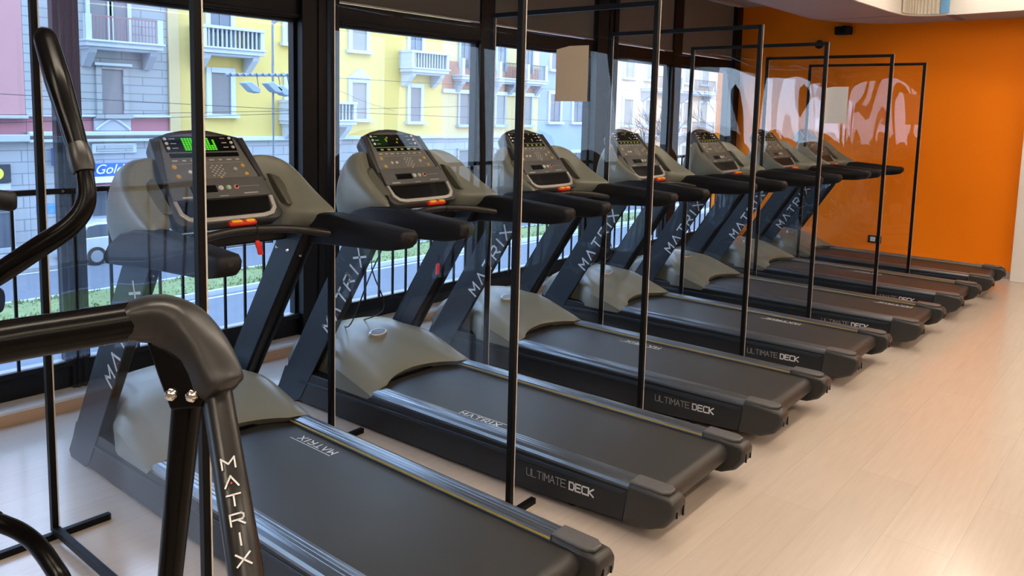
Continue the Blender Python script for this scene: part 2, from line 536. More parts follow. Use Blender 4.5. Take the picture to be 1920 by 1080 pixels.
# black railing in front of the glass, one section per window
rl = ['outside the frame to the far left', 'second from the far left', 'left of the ribbed mullion', 'behind the nearest treadmill', 'behind the second treadmill',
      'behind the third treadmill', 'between the thick middle column and the next slim mullion', 'beside the orange wall']
for i, (a, b) in enumerate(segs):
    t = empty('railing', (-1.50, (a + b) / 2, 0.2), 0, 'black metal balustrade section ' + rl[i], 'railing', 'balustrade sections in front of the windows')
    h = (b - a) / 2
    obj('handrail', B((0.0, 0.03, -h, h, 0.945, 0.975)), M['rail_black'], t, bevel=0.003)
    obj('bottom_rail', B((0.0, 0.03, -h, h, 0.0, 0.03)), M['rail_black'], t, bevel=0.003)
    nb = max(2, round((b - a) / 0.134))
    for k in range(1, nb):
        y = -h + (b - a) * k / nb
        obj('baluster', B((0.008, 0.022, y - 0.007, y + 0.007, 0.03, 0.945)), M['rail_black'], t)
    for s in (-1, 1):
        bm = bmesh.new(); disc(bm, (0.03, s * (h - 0.02), 0.96), (1, 0, 0), 0.008, 0.006, 8)
        obj('bolt', bm, M['chrome'], t)

# ceiling lamps (linear fittings on the high ceiling, out of frame, mirrored in the glass)
LM = mat('lamp_diffuser', (1, 1, 1), 0.5, emit=(1.0, 0.84, 0.66), es=LAMP_STRENGTH)
for i, x in enumerate((1.8, 3.6, 5.4)):
    for j, y in enumerate((-3.0, -0.8, 1.4, 3.6, 5.8)):
        t = empty('ceiling_light', (x, y, CEIL - 0.06), 0, 'long warm white ceiling lamp, %s row from the windows, %s along the room' % (('first', 'second', 'third')[i], ('first', 'second', 'third', 'fourth', 'fifth')[j]), 'lamp', 'linear ceiling lamps of the gym')
        L = 0.75 if y < 6 else 0.5
        obj('housing', B((-0.10, 0.10, -L, L, 0.025, 0.06), (-0.10, -0.088, -L, L, -0.01, 0.025), (0.088, 0.10, -L, L, -0.01, 0.025), (-0.088, 0.088, -L, -L + 0.012, -0.01, 0.025), (-0.088, 0.088, L - 0.012, L, -0.01, 0.025)), M['white'], t)
        obj('diffuser', B((-0.088, 0.088, -L + 0.012, L - 0.012, 0.018, 0.025)), LM, t)

# added lamp line with no visible source, brightening the cream fascia
t = empty('fascia_fill_light', (0.9, 7.0, CEIL - 0.03), 0, 'added unseen lamp line round the ceiling recess, brightening its cream fascia', 'lamp')
CL = mat('fascia_fill_glow', (1, 1, 1), 0.5, emit=(1.0, 0.88, 0.74), es=16.0)
obj('diffuser', B((0.15, 4.6, 0.10, 0.13, 0.0, 0.022), (0.0, 0.03, -6.0, -0.1, 0.0, 0.022)), CL, t)
obj('channel', B((0.15, 4.6, 0.095, 0.135, 0.022, 0.03), (-0.005, 0.035, -6.0, -0.1, 0.022, 0.03)), M['white'], t)

# orange wall fittings
t = empty('wall_speaker', (-0.165, YW - 0.002, 2.67), 0, 'small black loudspeaker high on the orange wall under the soffit', 'speaker')
obj('cabinet', B((-0.09, 0.09, -0.10, 0.0, -0.045, 0.05)), M['grip'], t, bevel=0.012)
bm = bmesh.new(); disc(bm, (0, -0.101, 0.0), (0, -1, 0), 0.035, 0.004, 20, 0.028); obj('driver', bm, M['tray'], t)
obj('bracket', B((-0.015, 0.015, -0.05, 0.0, 0.05, 0.06)), M['black_frame'], t)
t = empty('security_camera', (-0.45, YW - 0.002, 2.525), 0, 'small dark round security camera on the orange wall, left of the speaker', 'camera')
bm = bmesh.new(); disc(bm, (0, 0, 0), (0, -1, 0), 0.05, 0.02, 20); obj('camera_base', bm, M['grip'], t)
bm = bmesh.new(); bmesh.ops.create_uvsphere(bm, u_segments=16, v_segments=10, radius=0.038, matrix=Matrix.Translation((0, -0.03, 0))); obj('lens_dome', bm, M['tray'], t, smooth=80)
t = empty('wall_socket', (0.343, YW - 0.002, 0.257), 0, 'white wall socket in a black frame low on the orange wall', 'socket')
obj('frame', B((-0.075, 0.075, -0.01, 0.0, -0.045, 0.045)), M['grip'], t, bevel=0.006)
obj('socket_plate', B((-0.045, 0.010, -0.016, -0.008, -0.026, 0.026)), M['knob_white'], t, bevel=0.003)
bm = bmesh.new()
for q in (-0.03, -0.018, -0.006): disc(bm, (q, -0.016, 0), (0, -1, 0), 0.003, 0.001, 8)
obj('pin_holes', bm, M['tray'], t)

# ------------------------------------------------------------------ treadmill
def pod_section(x0i, x1i, x1o, yi, yo, z, s):
    """rounded section of the side cover at height z; s = side sign"""
    pts = [(x0i, yi), (x0i + 0.01, yo - 0.05), (x0i + 0.05, yo), ((x0i + x1o) / 2, yo + 0.004), (x1o - 0.02, yo), (x1o, yo - 0.03), ((x1o + x1i) / 2 - 0.012, (yi + yo) / 2), (x1i, yi)]
    return [(p[0], s * p[1], z) for p in pts]

def mast_pts(z): return (-0.80 + 0.62 * z, -0.59 + 0.63 * z)

def make_treadmill():
    T = empty('treadmill', (0, 0, 0), 0, 'treadmill', 'treadmill', 'row of black treadmills facing the windows')
    # belt with its rear turn
    prof = [(-0.35, 0.190), (1.565, 0.190)]
    for k in range(0, 9):
        a = PI / 2 - PI * k / 8
        prof.append((1.585 + 0.045 * math.cos(a), 0.147 + 0.045 * math.sin(a)))
    prof += [(-0.35, 0.102)]
    bm = bmesh.new(); prism(bm, prof, -0.278, 0.278)
    obj('running_belt', bm, M['belt'], T, smooth=30)
    # side frames: lower skirt
    for s in (-1, 1):
        bm = bmesh.new()
        pr = [(-0.80, 0.03), (-0.70, 0.012), (0.6, 0.016), (1.05, 0.024), (1.475, 0.048), (1.500, 0.188), (-0.72, 0.188)]
        prism(bm, pr, s * 0.368, s * 0.29)
        sk = obj('side_skirt', bm, M['skirt'], T, bevel=0.004)
        bm = bmesh.new()   # pressed-out long panel on the skirt
        prism(bm, [(-0.60, 0.135), (-0.60, 0.120), (1.46, 0.155), (1.49, 0.175), (1.2, 0.172)], s * 0.372, s * 0.36)
        obj('skirt_ridge', bm, M['mast'], sk, bevel=0.003)
        # ridged foot rail
        bm = bmesh.new()
        yy = [0.282, 0.286, 0.297, 0.300, 0.303, 0.314, 0.317, 0.320, 0.331, 0.334, 0.337, 0.350, 0.366, 0.372, 0.373]
        zz = [0.196, 0.213, 0.214, 0.2105, 0.214, 0.215, 0.2105, 0.215, 0.215, 0.2105, 0.215, 0.214, 0.208, 0.196, 0.186]
        ring = [(y * s, z) for y, z in zip(yy, zz)] + [(0.282 * s, 0.186)]
        prism(bm, ring, -0.10, 1.50, 'yz')
        obj('foot_rail', bm, M['rail'], T)
        obj('edge_strip', B((0.0, 1.50, s * 0.2785, s * 0.2818, 0.2, 0.206)) if s > 0 else B((0.0, 1.50, -0.2818, -0.2785, 0.2, 0.206)), M['yellow_strip'], T)
        # rear end cap
        bm = bmesh.new()
        cp = [(1.478, 0.047), (1.60, 0.056), (1.665, 0.085), (1.700, 0.135), (1.704, 0.180), (1.685, 0.205), (1.50, 0.214)]
        prism(bm, cp, s * 0.380, s * 0.278)
        c = obj('rear_cap', bm, M['cap'], T, bevel=0.014, seg=3)
        bm = bmesh.new()
        prism(bm, [(1.50, s * 0.366), (1.50, s * 0.288), (1.645, s * 0.288), (1.668, s * 0.305), (1.668, s * 0.345), (1.64, s * 0.366)], 0.206, 0.2215, 'xy')
        obj('cap_pad', bm, M['cap_top'], c, bevel=0.005)
        bm = B((1.698, 1.7055, min(s * 0.300, s * 0.308), max(s * 0.300, s * 0.308), 0.125, 0.165), (1.690, 1.7045, min(s * 0.350, s * 0.358), max(s * 0.350, s * 0.358), 0.13, 0.155))
        obj('slot', bm, M['tray'], c, bevel=0.002)
        # levelling foot
        bm = bmesh.new(); disc(bm, (1.20, s * 0.30, 0.0), (0, 0, 1), 0.022, 0.02, 14); disc(bm, (1.20, s * 0.30, 0.02), (0, 0, 1), 0.008, 0.04, 10)
        obj('levelling_foot', bm, M['roller'], T)
        bm = bmesh.new(); disc(bm, (-0.62, s * 0.26, 0.03), (0, 1, 0), 0.03, 0.025, 14)
        obj('transport_wheel', bm, M['roller'], T)
        # mast
        f0, r0 = mast_pts(0.0); f1, r1 = mast_pts(1.08)
        bm = bmesh.new()
        prism(bm, [(f0 + 0.02, 0.0), (r0 - 0.04, 0.0), (r0 + 0.01, 0.03), (r1, 1.08), (f1, 1.08), (f0, 0.03)], s * 0.372, s * 0.365)
        mst = obj('mast', bm, M['mast'], T, bevel=0.003)
        bm = bmesh.new()
        prism(bm, [(f0 + 0.035, 0.005), (r0 - 0.055, 0.005), (r0 - 0.008, 0.03), (r1 - 0.018, 1.08), (f1 + 0.015, 1.08), (f0 + 0.015, 0.03)], s * 0.366, s * 0.315)
        obj('mast_core', bm, M['mast_side'], mst, bevel=0.004)
        bm = bmesh.new()
        prism(bm, [(f0 + 0.045, 0.03), (r0 - 0.02, 0.03), (r1 - 0.028, 1.08), (f1 + 0.025, 1.08)], s * 0.316, s * 0.308)
        obj('inner_face', bm, M['mast'], mst, bevel=0.003)
        for (dx, z) in ((0.05, 0.99), (0.135, 0.985)):
            f, r = mast_pts(z)
            bm = bmesh.new(); disc(bm, (f + dx, s * 0.308, z), (0, -s, 0), 0.009, 0.006, 12, 0.006)
            obj('mast_bolt', bm, M['chrome'], mst)
        bm = bmesh.new(); f, r = mast_pts(0.97); disc(bm, (r - 0.02, s * 0.34, 0.965), (1, 0, -0.6), 0.008, 0.006, 12, 0.005)
        obj('mast_bolt', bm, M['chrome'], mst)
    # lettering up the outer faces of the masts
    d = Vector((0.625, 0, 1)).normalized()
    for s in (-1, 1):
        right = d if s < 0 else -d
        nrm = Vector((0, s, 0))
        up = nrm.cross(right)
        bm = bmesh.new()
        if s < 0:
            z0 = 0.465
            xm = (mast_pts(z0)[0] + mast_pts(z0)[1]) / 2 + 0.052
            org = Vector((xm, -0.372, z0)) - up * 0.035
        else:
            z0 = 0.90
            xm = (mast_pts(z0)[0] + mast_pts(z0)[1]) / 2
            org = Vector((xm, 0.372, z0)) - up * 0.035
        letters(bm, 'MVTRIX', org, right, up, 0.066, 0.95, 0.165, 0.62)
        obj('lettering', bm, M['letter'], T, recalc=False)
        bm = bmesh.new()
        c = org + right * (0.066 * (0.95 + 0.62) + 0.031) + up * 0.008
        disc(bm, c, nrm, 0.004, 0.0013, 10)
        obj('red_dot', bm, M['clip_red'], T)
    # deck lettering
    for s in (-1, 1):
        bm = bmesh.new()
        r = Vector((1, 0, 0.035)) if s < 0 else Vector((-1, 0, -0.035))
        org = (1.0, -0.3685, 0.088) if s < 0 else (1.40, 0.3685, 0.1)
        w = letters(bm, 'ULTIMATE', org, r, (0, 0, 1), 0.032, 0.72, 0.085, 0.16)
        le = obj('lettering', bm, M['letter_dim'], T, recalc=False)
        bm = bmesh.new()
        o2 = Vector(org) + r.normalized() * (w + 0.014)
        letters(bm, 'DECK', o2, r, (0, 0, 1), 0.031, 0.75, 0.20, 0.26)
        obj('lettering', bm, M['letter'], T, recalc=False)
    # motor hood
    bm = bmesh.new()
    NX, NY = 16, 20
    prof = smooth_path([(0.0, 0.006, 0), (0.04, 0.026, 0), (0.22, 0.088, 0), (0.42, 0.150, 0), (0.60, 0.178, 0), (0.78, 0.176, 0), (0.93, 0.130, 0), (1.0, 0.03, 0)], 3)
    prof = [(p[0], p[1]) for p in prof]
    grid = []
    for (u, hz) in prof:
        row = []
        for j in range(NY + 1):
            t = -1 + 2 * j / NY
            a = abs(t)
            xe = 0.02 if a > 0.74 else -0.075 + 0.10 * (a / 0.74) ** 2.5
            x = xe + (-0.78 - xe) * u
            k = min(1, max(0, (x + 0.43) / 0.15)); k = k * k * (3 - 2 * k)
            y = (0.304 + 0.081 * k) * t
            z = 0.216 + hz * (1 - 0.20 * a ** 2.5) + 0.014 * max(0, 1 - a / 0.74) * (1 - u)
            if a > 0.86:
                z -= (a - 0.86) / 0.14 * (0.028 + hz * 0.12)
            # shallow scoop down the middle towards the belt
            sc = max(0, 1 - (abs(t) / (0.42)) ** 4) * math.exp(-((u - 0.38) / 0.22) ** 2)
            z -= 0.012 * sc
            row.append(bm.verts.new((x, y, z)))
        grid.append(row)
    for i in range(len(grid) - 1):
        for j in range(NY):
            bm.faces.new((grid[i][j], grid[i][j + 1], grid[i + 1][j + 1], grid[i + 1][j]))
    # side walls
    for j in (0, NY):
        low = [bm.verts.new((v[j].co.x, v[j].co.y * 0.985, 0.186 if i < 3 else 0.17)) for i, v in enumerate(grid)]
        for i in range(len(grid) - 1):
            bm.faces.new((grid[i][j], grid[i + 1][j], low[i + 1], low[i]))
    # rear lip going down to the belt
    low = [bm.verts.new((v.co.x - 0.03, v.co.y, (0.200 if abs(v.co.y) > 0.28 else 0.195))) for v in grid[0]]
    for j in range(NY): bm.faces.new((grid[0][j], grid[0][j + 1], low[j + 1], low[j]))
    low = [bm.verts.new((v.co.x, v.co.y, 0.03)) for v in grid[-1]]
    for j in range(NY): bm.faces.new((grid[-1][j], grid[-1][j + 1], low[j + 1], low[j]))
    hood = obj('motor_hood', bm, M['shroud'], T, smooth=50)
    bm = bmesh.new()
    c = Vector((-0.36, 0.0, 0.367)); nn = Vector((0.30, 0, 1)).normalized(); ax = Vector((1, 0, -0.30)).normalized()
    loft(bm, [[c + Vector((0, 1, 0)) * math.cos(2 * PI * k / 24) * 0.062 * r + ax * math.sin(2 * PI * k / 24) * 0.034 * r + nn * h for k in range(24)] for r, h in ((1, -0.01), (1, 0.008), (0.92, 0.012))])
    bd = obj('badge', bm, M['silver'], hood, smooth=30)
    bm = bmesh.new()
    loft(bm, [[c + Vector((0, 1, 0)) * math.cos(2 * PI * k / 24) * 0.050 * r + ax * math.sin(2 * PI * k / 24) * 0.024 * r + nn * h for k in range(24)] for r, h in ((1, 0.010), (1, 0.014))])
    obj('badge_face', bm, M['cap_top'], bd)
    # black block imitating the shade in the gap where the belt enters
    obj('belt_gap_shade', B((-0.13, -0.08, -0.276, 0.276, 0.192, 0.205)), M['tray'], hood)

    # side covers beside the console
    for s in (-1, 1):
        bm = bmesh.new()
        secs = [(-0.25, -0.19, -0.12, 0.30, 0.385, 1.02), (-0.26, -0.05, 0.02, 0.26, 0.405, 1.07), (-0.27, 0.00, 0.12, 0.24, 0.420, 1.12), (-0.27, 0.00, 0.19, 0.235, 0.430, 1.165),
                (-0.265, -0.02, 0.165, 0.23, 0.430, 1.19), (-0.26, -0.08, 0.06, 0.225, 0.428, 1.235), (-0.25, -0.13, -0.02, 0.22, 0.420, 1.29), (-0.24, -0.17, -0.08, 0.22, 0.400, 1.345), (-0.235, -0.195, -0.125, 0.22, 0.365, 1.39), (-0.225, -0.205, -0.17, 0.22, 0.30, 1.415)]
        loft(bm, [pod_section(*q, s) for q in secs])
        pod = obj('side_cover', bm, M['shroud'], T, subsurf=2)
        # proud panel facing the runner, darker olive imitating the shade of a recess
        bm = bmesh.new()
        q = [(-0.005, s * 0.262, 1.205), (-0.045, s * 0.335, 1.205), (-0.105, s * 0.325, 1.27), (-0.135, s * 0.300, 1.32), (-0.150, s * 0.262, 1.335)]
        v1 = [bm.verts.new((a + 0.034, b, c)) for a, b, c in q]; v2 = [bm.verts.new((a - 0.05, b, c)) for a, b, c in q]
        bm.faces.new(v1); bm.faces.new(v2[::-1])
        for i in range(5): bm.faces.new((v1[i], v1[(i + 1) % 5], v2[(i + 1) % 5], v2[i]))
        obj('recess', bm, M['shroud_shade'], pod, bevel=0.006)
        # handle pad
        bm = bmesh.new()
        hp = [(-0.20, 1.025), (-0.15, 1.085), (-0.05, 1.142), (0.06, 1.168), (0.20, 1.176), (0.45, 1.160), (0.655, 1.148), (0.672, 1.130), (0.668, 1.098), (0.640, 1.072), (0.56, 1.055), (0.30, 1.040), (0.10, 1.028), (-0.05, 1.012), (-0.18, 1.000)]
        cx = sum(p[0] for p in hp) / len(hp); cz = sum(p[1] for p in hp) / len(hp)
        rings = []
        for (y, k) in ((0.352, 0.86), (0.358, 0.95), (0.372, 1.0), (0.420, 1.0), (0.438, 0.95), (0.444, 0.86)):
            rings.append([(p[0] if k == 1 else p[0] + (0.012 if p[0] < cx else -0.012) * (1 - k) * 8, s * y, cz + (p[1] - cz) * k + 0) for p in hp])
        loft(bm, rings)
        hd = obj('handle', bm, M['grip'], T, smooth=50)
        bm = bmesh.new(); disc(bm, (0.668, s * 0.400, 1.12), (1, 0, 0.1), 0.014, 0.006, 14, 0.010)
        obj('handle_plug', bm, M['bar'], hd)
    # curved pulse bar between the handles
    bm = bmesh.new()
    tube(bm, [(0.20, -0.37, 1.085), (0.155, -0.30, 1.098), (0.115, -0.18, 1.116), (0.085, 0.0, 1.124), (0.115, 0.18, 1.116), (0.155, 0.30, 1.098), (0.20, 0.37, 1.085)], 0.0175, 14, smooth=5)
    pb = obj('pulse_bar', bm, M['bar'], T, smooth=70)
    bm = bmesh.new()
    for y in (0.055, 0.075): tube(bm, [(0.089, y, 1.1235), (0.091, y + 0.008, 1.1232)], 0.0192, 14)
    obj('ring', bm, M['grip'], pb, smooth=70)
    # wide cross member hiding behind the console
    obj('cross_member', B((-0.19, -0.06, -0.32, 0.32, 1.035, 1.105)), M['mast_side'], T, bevel=0.01)

    # console -------------------------------------------------
    o0 = Vector((0.020, 0, 1.150)); vdir = Vector((-0.305, 0, 0.355)).normalized(); ndir = Vector((vdir.z, 0, -vdir.x))
    U = Vector((0, 1, 0))
    def CP(u, v, n=0.0): return o0 + U * u + vdir * v + ndir * n
    def rounded(hb, ht, vb, vt, arch, rb, rt, seg=5):
        """outline with half widths hb (bottom) and ht (top), arched top"""
        pts = []
        for k in range(seg + 1):
            a = -PI / 2 + PI / 2 * k / seg
            pts.append((hb - rb + rb * math.cos(a), vb + rb + rb * math.sin(a)))
        for k in range(seg + 1):
            a = PI / 2 * k / seg * 0.8
            pts.append((ht - rt + rt * math.cos(a), vt - rt + rt * math.sin(a)))
        for k in range(1, 6):
            t = k / 6
            x = (ht - rt * 0.7) * (1 - 2 * t)
            if k == 1: continue
            pts.append((x, vt + arch * (1 - (1 - 2 * t) ** 2)))
        for p in [q for q in pts[: 2 * (seg + 1)]][::-1]:
            pts.append((-p[0], p[1]))
        return pts
    def shell(name, outline, layers, m, parent, **k):
        bm = bmesh.new()
        cu = 0; cv = sum(p[1] for p in outline) / len(outline)
        rings = []
        for (n, sc) in layers:
            rings.append([CP(p[0] * sc, cv + (p[1] - cv) * sc, n) for p in outline])
        loft(bm, rings)
        return obj(name, bm, m, parent, **k)
    out = rounded(0.247, 0.220, 0.0, 0.455, 0.040, 0.040, 0.045)
    con = shell('console', out, [(-0.085, 0.86), (-0.06, 0.97), (-0.008, 1.0), (0.0, 0.985)], M['bezel'], T, smooth=45)
    inn = rounded(0.208, 0.176, 0.222, 0.448, 0.020, 0.012, 0.03)
    shell('button_panel', inn, [(-0.004, 1.0), (0.004, 1.0), (0.006, 0.985)], M['panel'], con, smooth=30)
    low = rounded(0.226, 0.220, 0.118, 0.218, 0.0, 0.010, 0.008)
    shell('lower_panel', low, [(-0.004, 1.0), (0.012, 1.0), (0.014, 0.985)], M['panel_low'], con, smooth=30)
    tr = rounded(0.196, 0.208, 0.036, 0.116, 0.0, 0.028, 0.006)
    shell('tray', tr, [(-0.004, 1.0), (0.003, 1.0)], M['tray'], con, smooth=30)
    lip_o = [(0.230, 0.118), (0.222, 0.05), (0.195, 0.018), (0.15, 0.008), (0, 0.006), (-0.15, 0.008), (-0.195, 0.018), (-0.222, 0.05), (-0.228, 0.118)]
    lip_i = [(-0.210, 0.118), (-0.203, 0.058), (-0.182, 0.036), (-0.145, 0.028), (0, 0.026), (0.145, 0.028), (0.182, 0.036), (0.203, 0.058), (0.208, 0.118)]
    bm = bmesh.new()
    A = lip_o; Bq = lip_i[::-1]
    for i in range(len(A) - 1):
        q = [A[i], A[i + 1], Bq[i + 1], Bq[i]]
        va = [bm.verts.new(CP(p[0], p[1], -0.004)) for p in q]; vb = [bm.verts.new(CP(p[0], p[1], 0.012)) for p in q]
        bm.faces.new(va[::-1]); bm.faces.new(vb)
        for k in range(4): bm.faces.new((va[k], va[(k + 1) % 4], vb[(k + 1) % 4], vb[k]))
    bmesh.ops.remove_doubles(bm, verts=bm.verts[:], dist=1e-5)
    obj('tray_lip', bm, M['silver'], con, bevel=0.003)
    # raised side rails of the console face
    for s in (-1, 1):
        bm = bmesh.new()
        q = [(s * 0.214, 0.20), (s * 0.236, 0.20), (s * 0.214, 0.44), (s * 0.184, 0.44)]
        va = [bm.verts.new(CP(p[0], p[1], -0.004)) for p in q]; vb = [bm.verts.new(CP(p[0], p[1], 0.010)) for p in q]
        bm.faces.new(va); bm.faces.new(vb[::-1])
        for k in range(4): bm.faces.new((va[k], va[(k + 1) % 4], vb[(k + 1) % 4], vb[k]))
        obj('side_rib', bm, M['bezel'], con, bevel=0.004)
    def slab(name, u0, u1, v0, v1, n0, n1, m, parent, bev=0):
        bm = bmesh.new()
        q = [(u0, v0), (u1, v0), (u1, v1), (u0, v1)]
        va = [bm.verts.new(CP(p[0], p[1], n0)) for p in q]; vb = [bm.verts.new(CP(p[0], p[1], n1)) for p in q]
        bm.faces.new(va[::-1]); bm.faces.new(vb)
        for k in range(4): bm.faces.new((va[k], va[(k + 1) % 4], vb[(k + 1) % 4], vb[k]))
        return obj(name, bm, m, parent, bevel=bev)
    slab('display', -0.165, 0.160, 0.368, 0.450, 0.004, 0.0072, M['screen'], con)
    slab('readout_strip', -0.158, 0.158, 0.338, 0.360, 0.004, 0.0070, M['screen'], con)
    slab('display', -0.135, -0.02, 0.148, 0.183, 0.012, 0.0148, M['screen'], con)
    # printed marks
    bm = bmesh.new()
    def mark(u, v, w, h, n=0.0062):
        q = [(u - w, v - h), (u + w, v - h), (u + w, v + h), (u - w, v + h)]
        vb = [bm.verts.new(CP(p[0], p[1], n)) for p in q]
        bm.faces.new(vb)
    for k in range(8): mark(-0.145 + 0.041 * k, 0.322, 0.008 if k % 2 else 0.012, 0.004)
    mark(0, 0.306, 0.165, 0.0006)
    obj('label_row', bm, M['print'], con, recalc=False)
    bm = bmesh.new()
    for k in range(3):
        mark(-0.120, 0.438 - 0.025 * k, 0.013, 0.0022, 0.0074); mark(0.112, 0.438 - 0.025 * k, 0.012, 0.0022, 0.0074)
    obj('display_captions', bm, M['print'], con, recalc=False)
    bm = bmesh.new()
    mark(-0.155, 0.129, 0.028, 0.004, 0.0144); mark(0.13, 0.134, 0.034, 0.003, 0.0144); mark(0.13, 0.170, 0.055, 0.0007, 0.0144); mark(0.0, 0.127, 0.02, 0.0018, 0.0144)
    obj('lower_captions', bm, M['print'], con, recalc=False)
    # keypad
    bm = bmesh.new()
    for i in range(6):
        for j in range(6):
            if (i + j) % 2 == 0:
                mark(0.0 + i * 0.0105, 0.238 + j * 0.0105, 0.0042, 0.0035, 0.0066)
    obj('keypad', bm, M['print'], con, recalc=False)
    def button(u, v, r, m, n=0.005):
        bm = bmesh.new(); disc(bm, CP(u, v, n), ndir, r, 0.005, 14, r * 0.8)
        return obj('button', bm, m, con, smooth=30)
    for k in range(3):
        button(-0.150, 0.438 - 0.025 * k, 0.0085, M['knob_white'])
        button(0.146, 0.438 - 0.025 * k, 0.0085, M['knob_white'])
    button(0.000, 0.168, 0.0125, M['knob_white'], 0.013); button(0.036, 0.168, 0.0125, M['knob_green'], 0.013); button(0.072, 0.168, 0.0125, M['knob_red'], 0.013)
    for (u, v) in ((0.0, 0.168), (0.036, 0.168), (0.072, 0.168)):
        button(u, v, 0.006, M['knob_white'] if u < 0.07 else M['tray'], 0.0165)
    button(-0.160, 0.290, 0.012, M['knob_amber']); button(-0.158, 0.240, 0.012, M['knob_amber']); button(0.152, 0.285, 0.011, M['knob_amber']); button(0.154, 0.240, 0.011, M['knob_amber'])
    button(-0.100, 0.262, 0.009, M['knob_white']); button(-0.066, 0.262, 0.009, M['knob_white']); button(0.110, 0.268, 0.010, M['print']); button(0.028, 0.226, 0.007, M['knob_amber'])
    # emergency stop bar
    bm = bmesh.new()
    loft(bm, [[(0.082 + 0.018 * math.cos(a) * k, y, 1.154 + 0.013 * math.sin(a) * k) for a in [2 * PI * i / 12 for i in range(12)]] for y, k in ((-0.062, 0.6), (-0.052, 1), (0.052, 1), (0.062, 0.6))])
    es = obj('stop_switch', bm, M['estop_red'], T, smooth=50)
    bm = bmesh.new()
    for (a, b) in ((-0.052, -0.006), (0.012, 0.052)):
        loft(bm, [[(0.086 + 0.015 * math.cos(t) * k, y, 1.162 + 0.009 * math.sin(t) * k) for t in [2 * PI * i / 10 for i in range(10)]] for y, k in ((a, 0.7), (a + 0.008, 1), (b - 0.008, 1), (b, 0.7))])
    obj('yellow_button', bm, M['estop_yellow'], es, smooth=50)
    return T, con, CP

T0, CON0, CPF = make_treadmill()

def belt_logo(T, x0, y0, flip):
    """lettering printed on the belt; flip = read from the front end"""
    bm = bmesh.new()
    z = 0.1902
    if not flip:
        letters(bm, 'MVTRIX', (x0, y0, z), (1, 0, 0), (0, 1, 0), 0.034, 0.95, 0.16, 0.42, lift=0.0008)
        box(bm, x0 - 0.005, x0 + 0.275, y0 + 0.045, y0 + 0.048, z, z + 0.0007)
    else:
        letters(bm, 'MVTRIX', (x0 + 0.27, y0, z), (-1, 0, 0), (0, -1, 0), 0.034, 0.95, 0.16, 0.42, lift=0.0008)
        box(bm, x0 - 0.005, x0 + 0.275, y0 - 0.048, y0 - 0.045, z, z + 0.0007)
    obj('belt_lettering', bm, M['letter'], T, recalc=False)

def readout(CP, con, bright, seed):
    rnd = random.Random(seed)
    bm = bmesh.new()
    def mk(u, v, w, h, n=0.0078):
        q = [(u - w, v - h), (u + w, v - h), (u + w, v + h), (u - w, v + h)]
        bm.faces.new([bm.verts.new(CP(p[0], p[1], n)) for p in q])
    if bright:
        for k, (lo, hi) in enumerate(((0, 7), (0, 7), (0, 7), (0, 7), (0, 6), (0, 7), (0, 6), (0, 7), (0, 7), (0, 7), (0, 3), (0, 6))):
            for r in range(lo, hi): mk(-0.075 + k * 0.0125, 0.378 + r * 0.0098, 0.0050, 0.0040)
    else:
        for k in range(6): mk(-0.12 + 0.048 * k, 0.349, 0.010, 0.0052, 0.0076)
        for k in range(5 + seed % 3): mk(-0.07 + rnd.randint(0, 9) * 0.014, 0.385 + rnd.randint(0, 5) * 0.011, 0.0055, 0.0050)
    obj('led_readout', bm, M['led_green'] if bright else M['led_dim'], con, recalc=False)

def safety_key(T, p, cord_top, tilt=0.0):
    bm = bmesh.new()
    tube(bm, [cord_top, ((cord_top[0] + p[0]) / 2, (cord_top[1] + p[1]) / 2 + 0.004, (cord_top[2] + p[2]) / 2), p], 0.0022, 6, smooth=3)
    k = obj('safety_cord', bm, M['cable'], T, smooth=60)
    bm = bmesh.new()
    x, y, z = p
    loft(bm, [[(x - 0.006, y - w + tilt * d, z - d), (x + 0.006, y - w + tilt * d, z - d), (x + 0.006, y + w + tilt * d, z - d), (x - 0.006, y + w + tilt * d, z - d)] for d, w in ((0.0, 0.006), (0.012, 0.014), (0.04, 0.011), (0.062, 0.012))])
    obj('safety_clip', bm, M['clip_red'], k, bevel=0.003)

TY = [-0.010, 1.121, 2.305, 3.534, 4.708, 5.944, 7.038]
TX = [0.015, -0.010, -0.061, -0.067, 0.015, 0.041, 0.066]
TA = [0.34, 1.80, 1.27, 0.44, -0.04, -1.00, 0.39]
TL = ['treadmill nearest the camera, its console lit with bright green digits',
      'second treadmill from the camera, red clip hanging against its far mast',
      'third treadmill from the camera, between the second and fourth clear screens',
      'fourth treadmill from the camera, in the middle of the row',
      'fifth treadmill from the camera, third from the orange wall',
      'sixth treadmill from the camera, next to last before the orange wall',
      'last treadmill, farthest from the camera and closest to the orange wall']
logos = [(0.14, 0.235, True), (0.49, -0.247, False), (0.44, 0.225, True), (0.86, 0.235, True), (1.22, 0.235, True), (0.62, 0.235, True), (1.05, -0.262, False)]
treads = []
def find(o, name):
    for c in bpy.data.objects:
        if c.parent == o and c.name.split('.')[0] == name: return c
for i in range(7):
    treads.append(T0 if i == 0 else copy_tree(T0))
for i, T in enumerate(treads):
    T.location = (TX[i], TY[i], 0.0)
    T.rotation_euler = (0, 0, math.radians(TA[i]))
    T['label'] = TL[i]
    belt_logo(T, *logos[i])
    readout(CPF, find(T, 'console'), i == 0, i)
safety_key(treads[0], (0.105, 0.055, 1.078), (0.10, 0.052, 1.118), 0.25)
f, r = mast_pts(0.72)
safety_key(treads[1], (r - 0.045, 0.298, 0.755), (r - 0.05, 0.300, 0.80), -0.1)
safety_key(treads[2], (0.105, 0.06, 1.085), (0.10, 0.052, 1.118), 0.1)
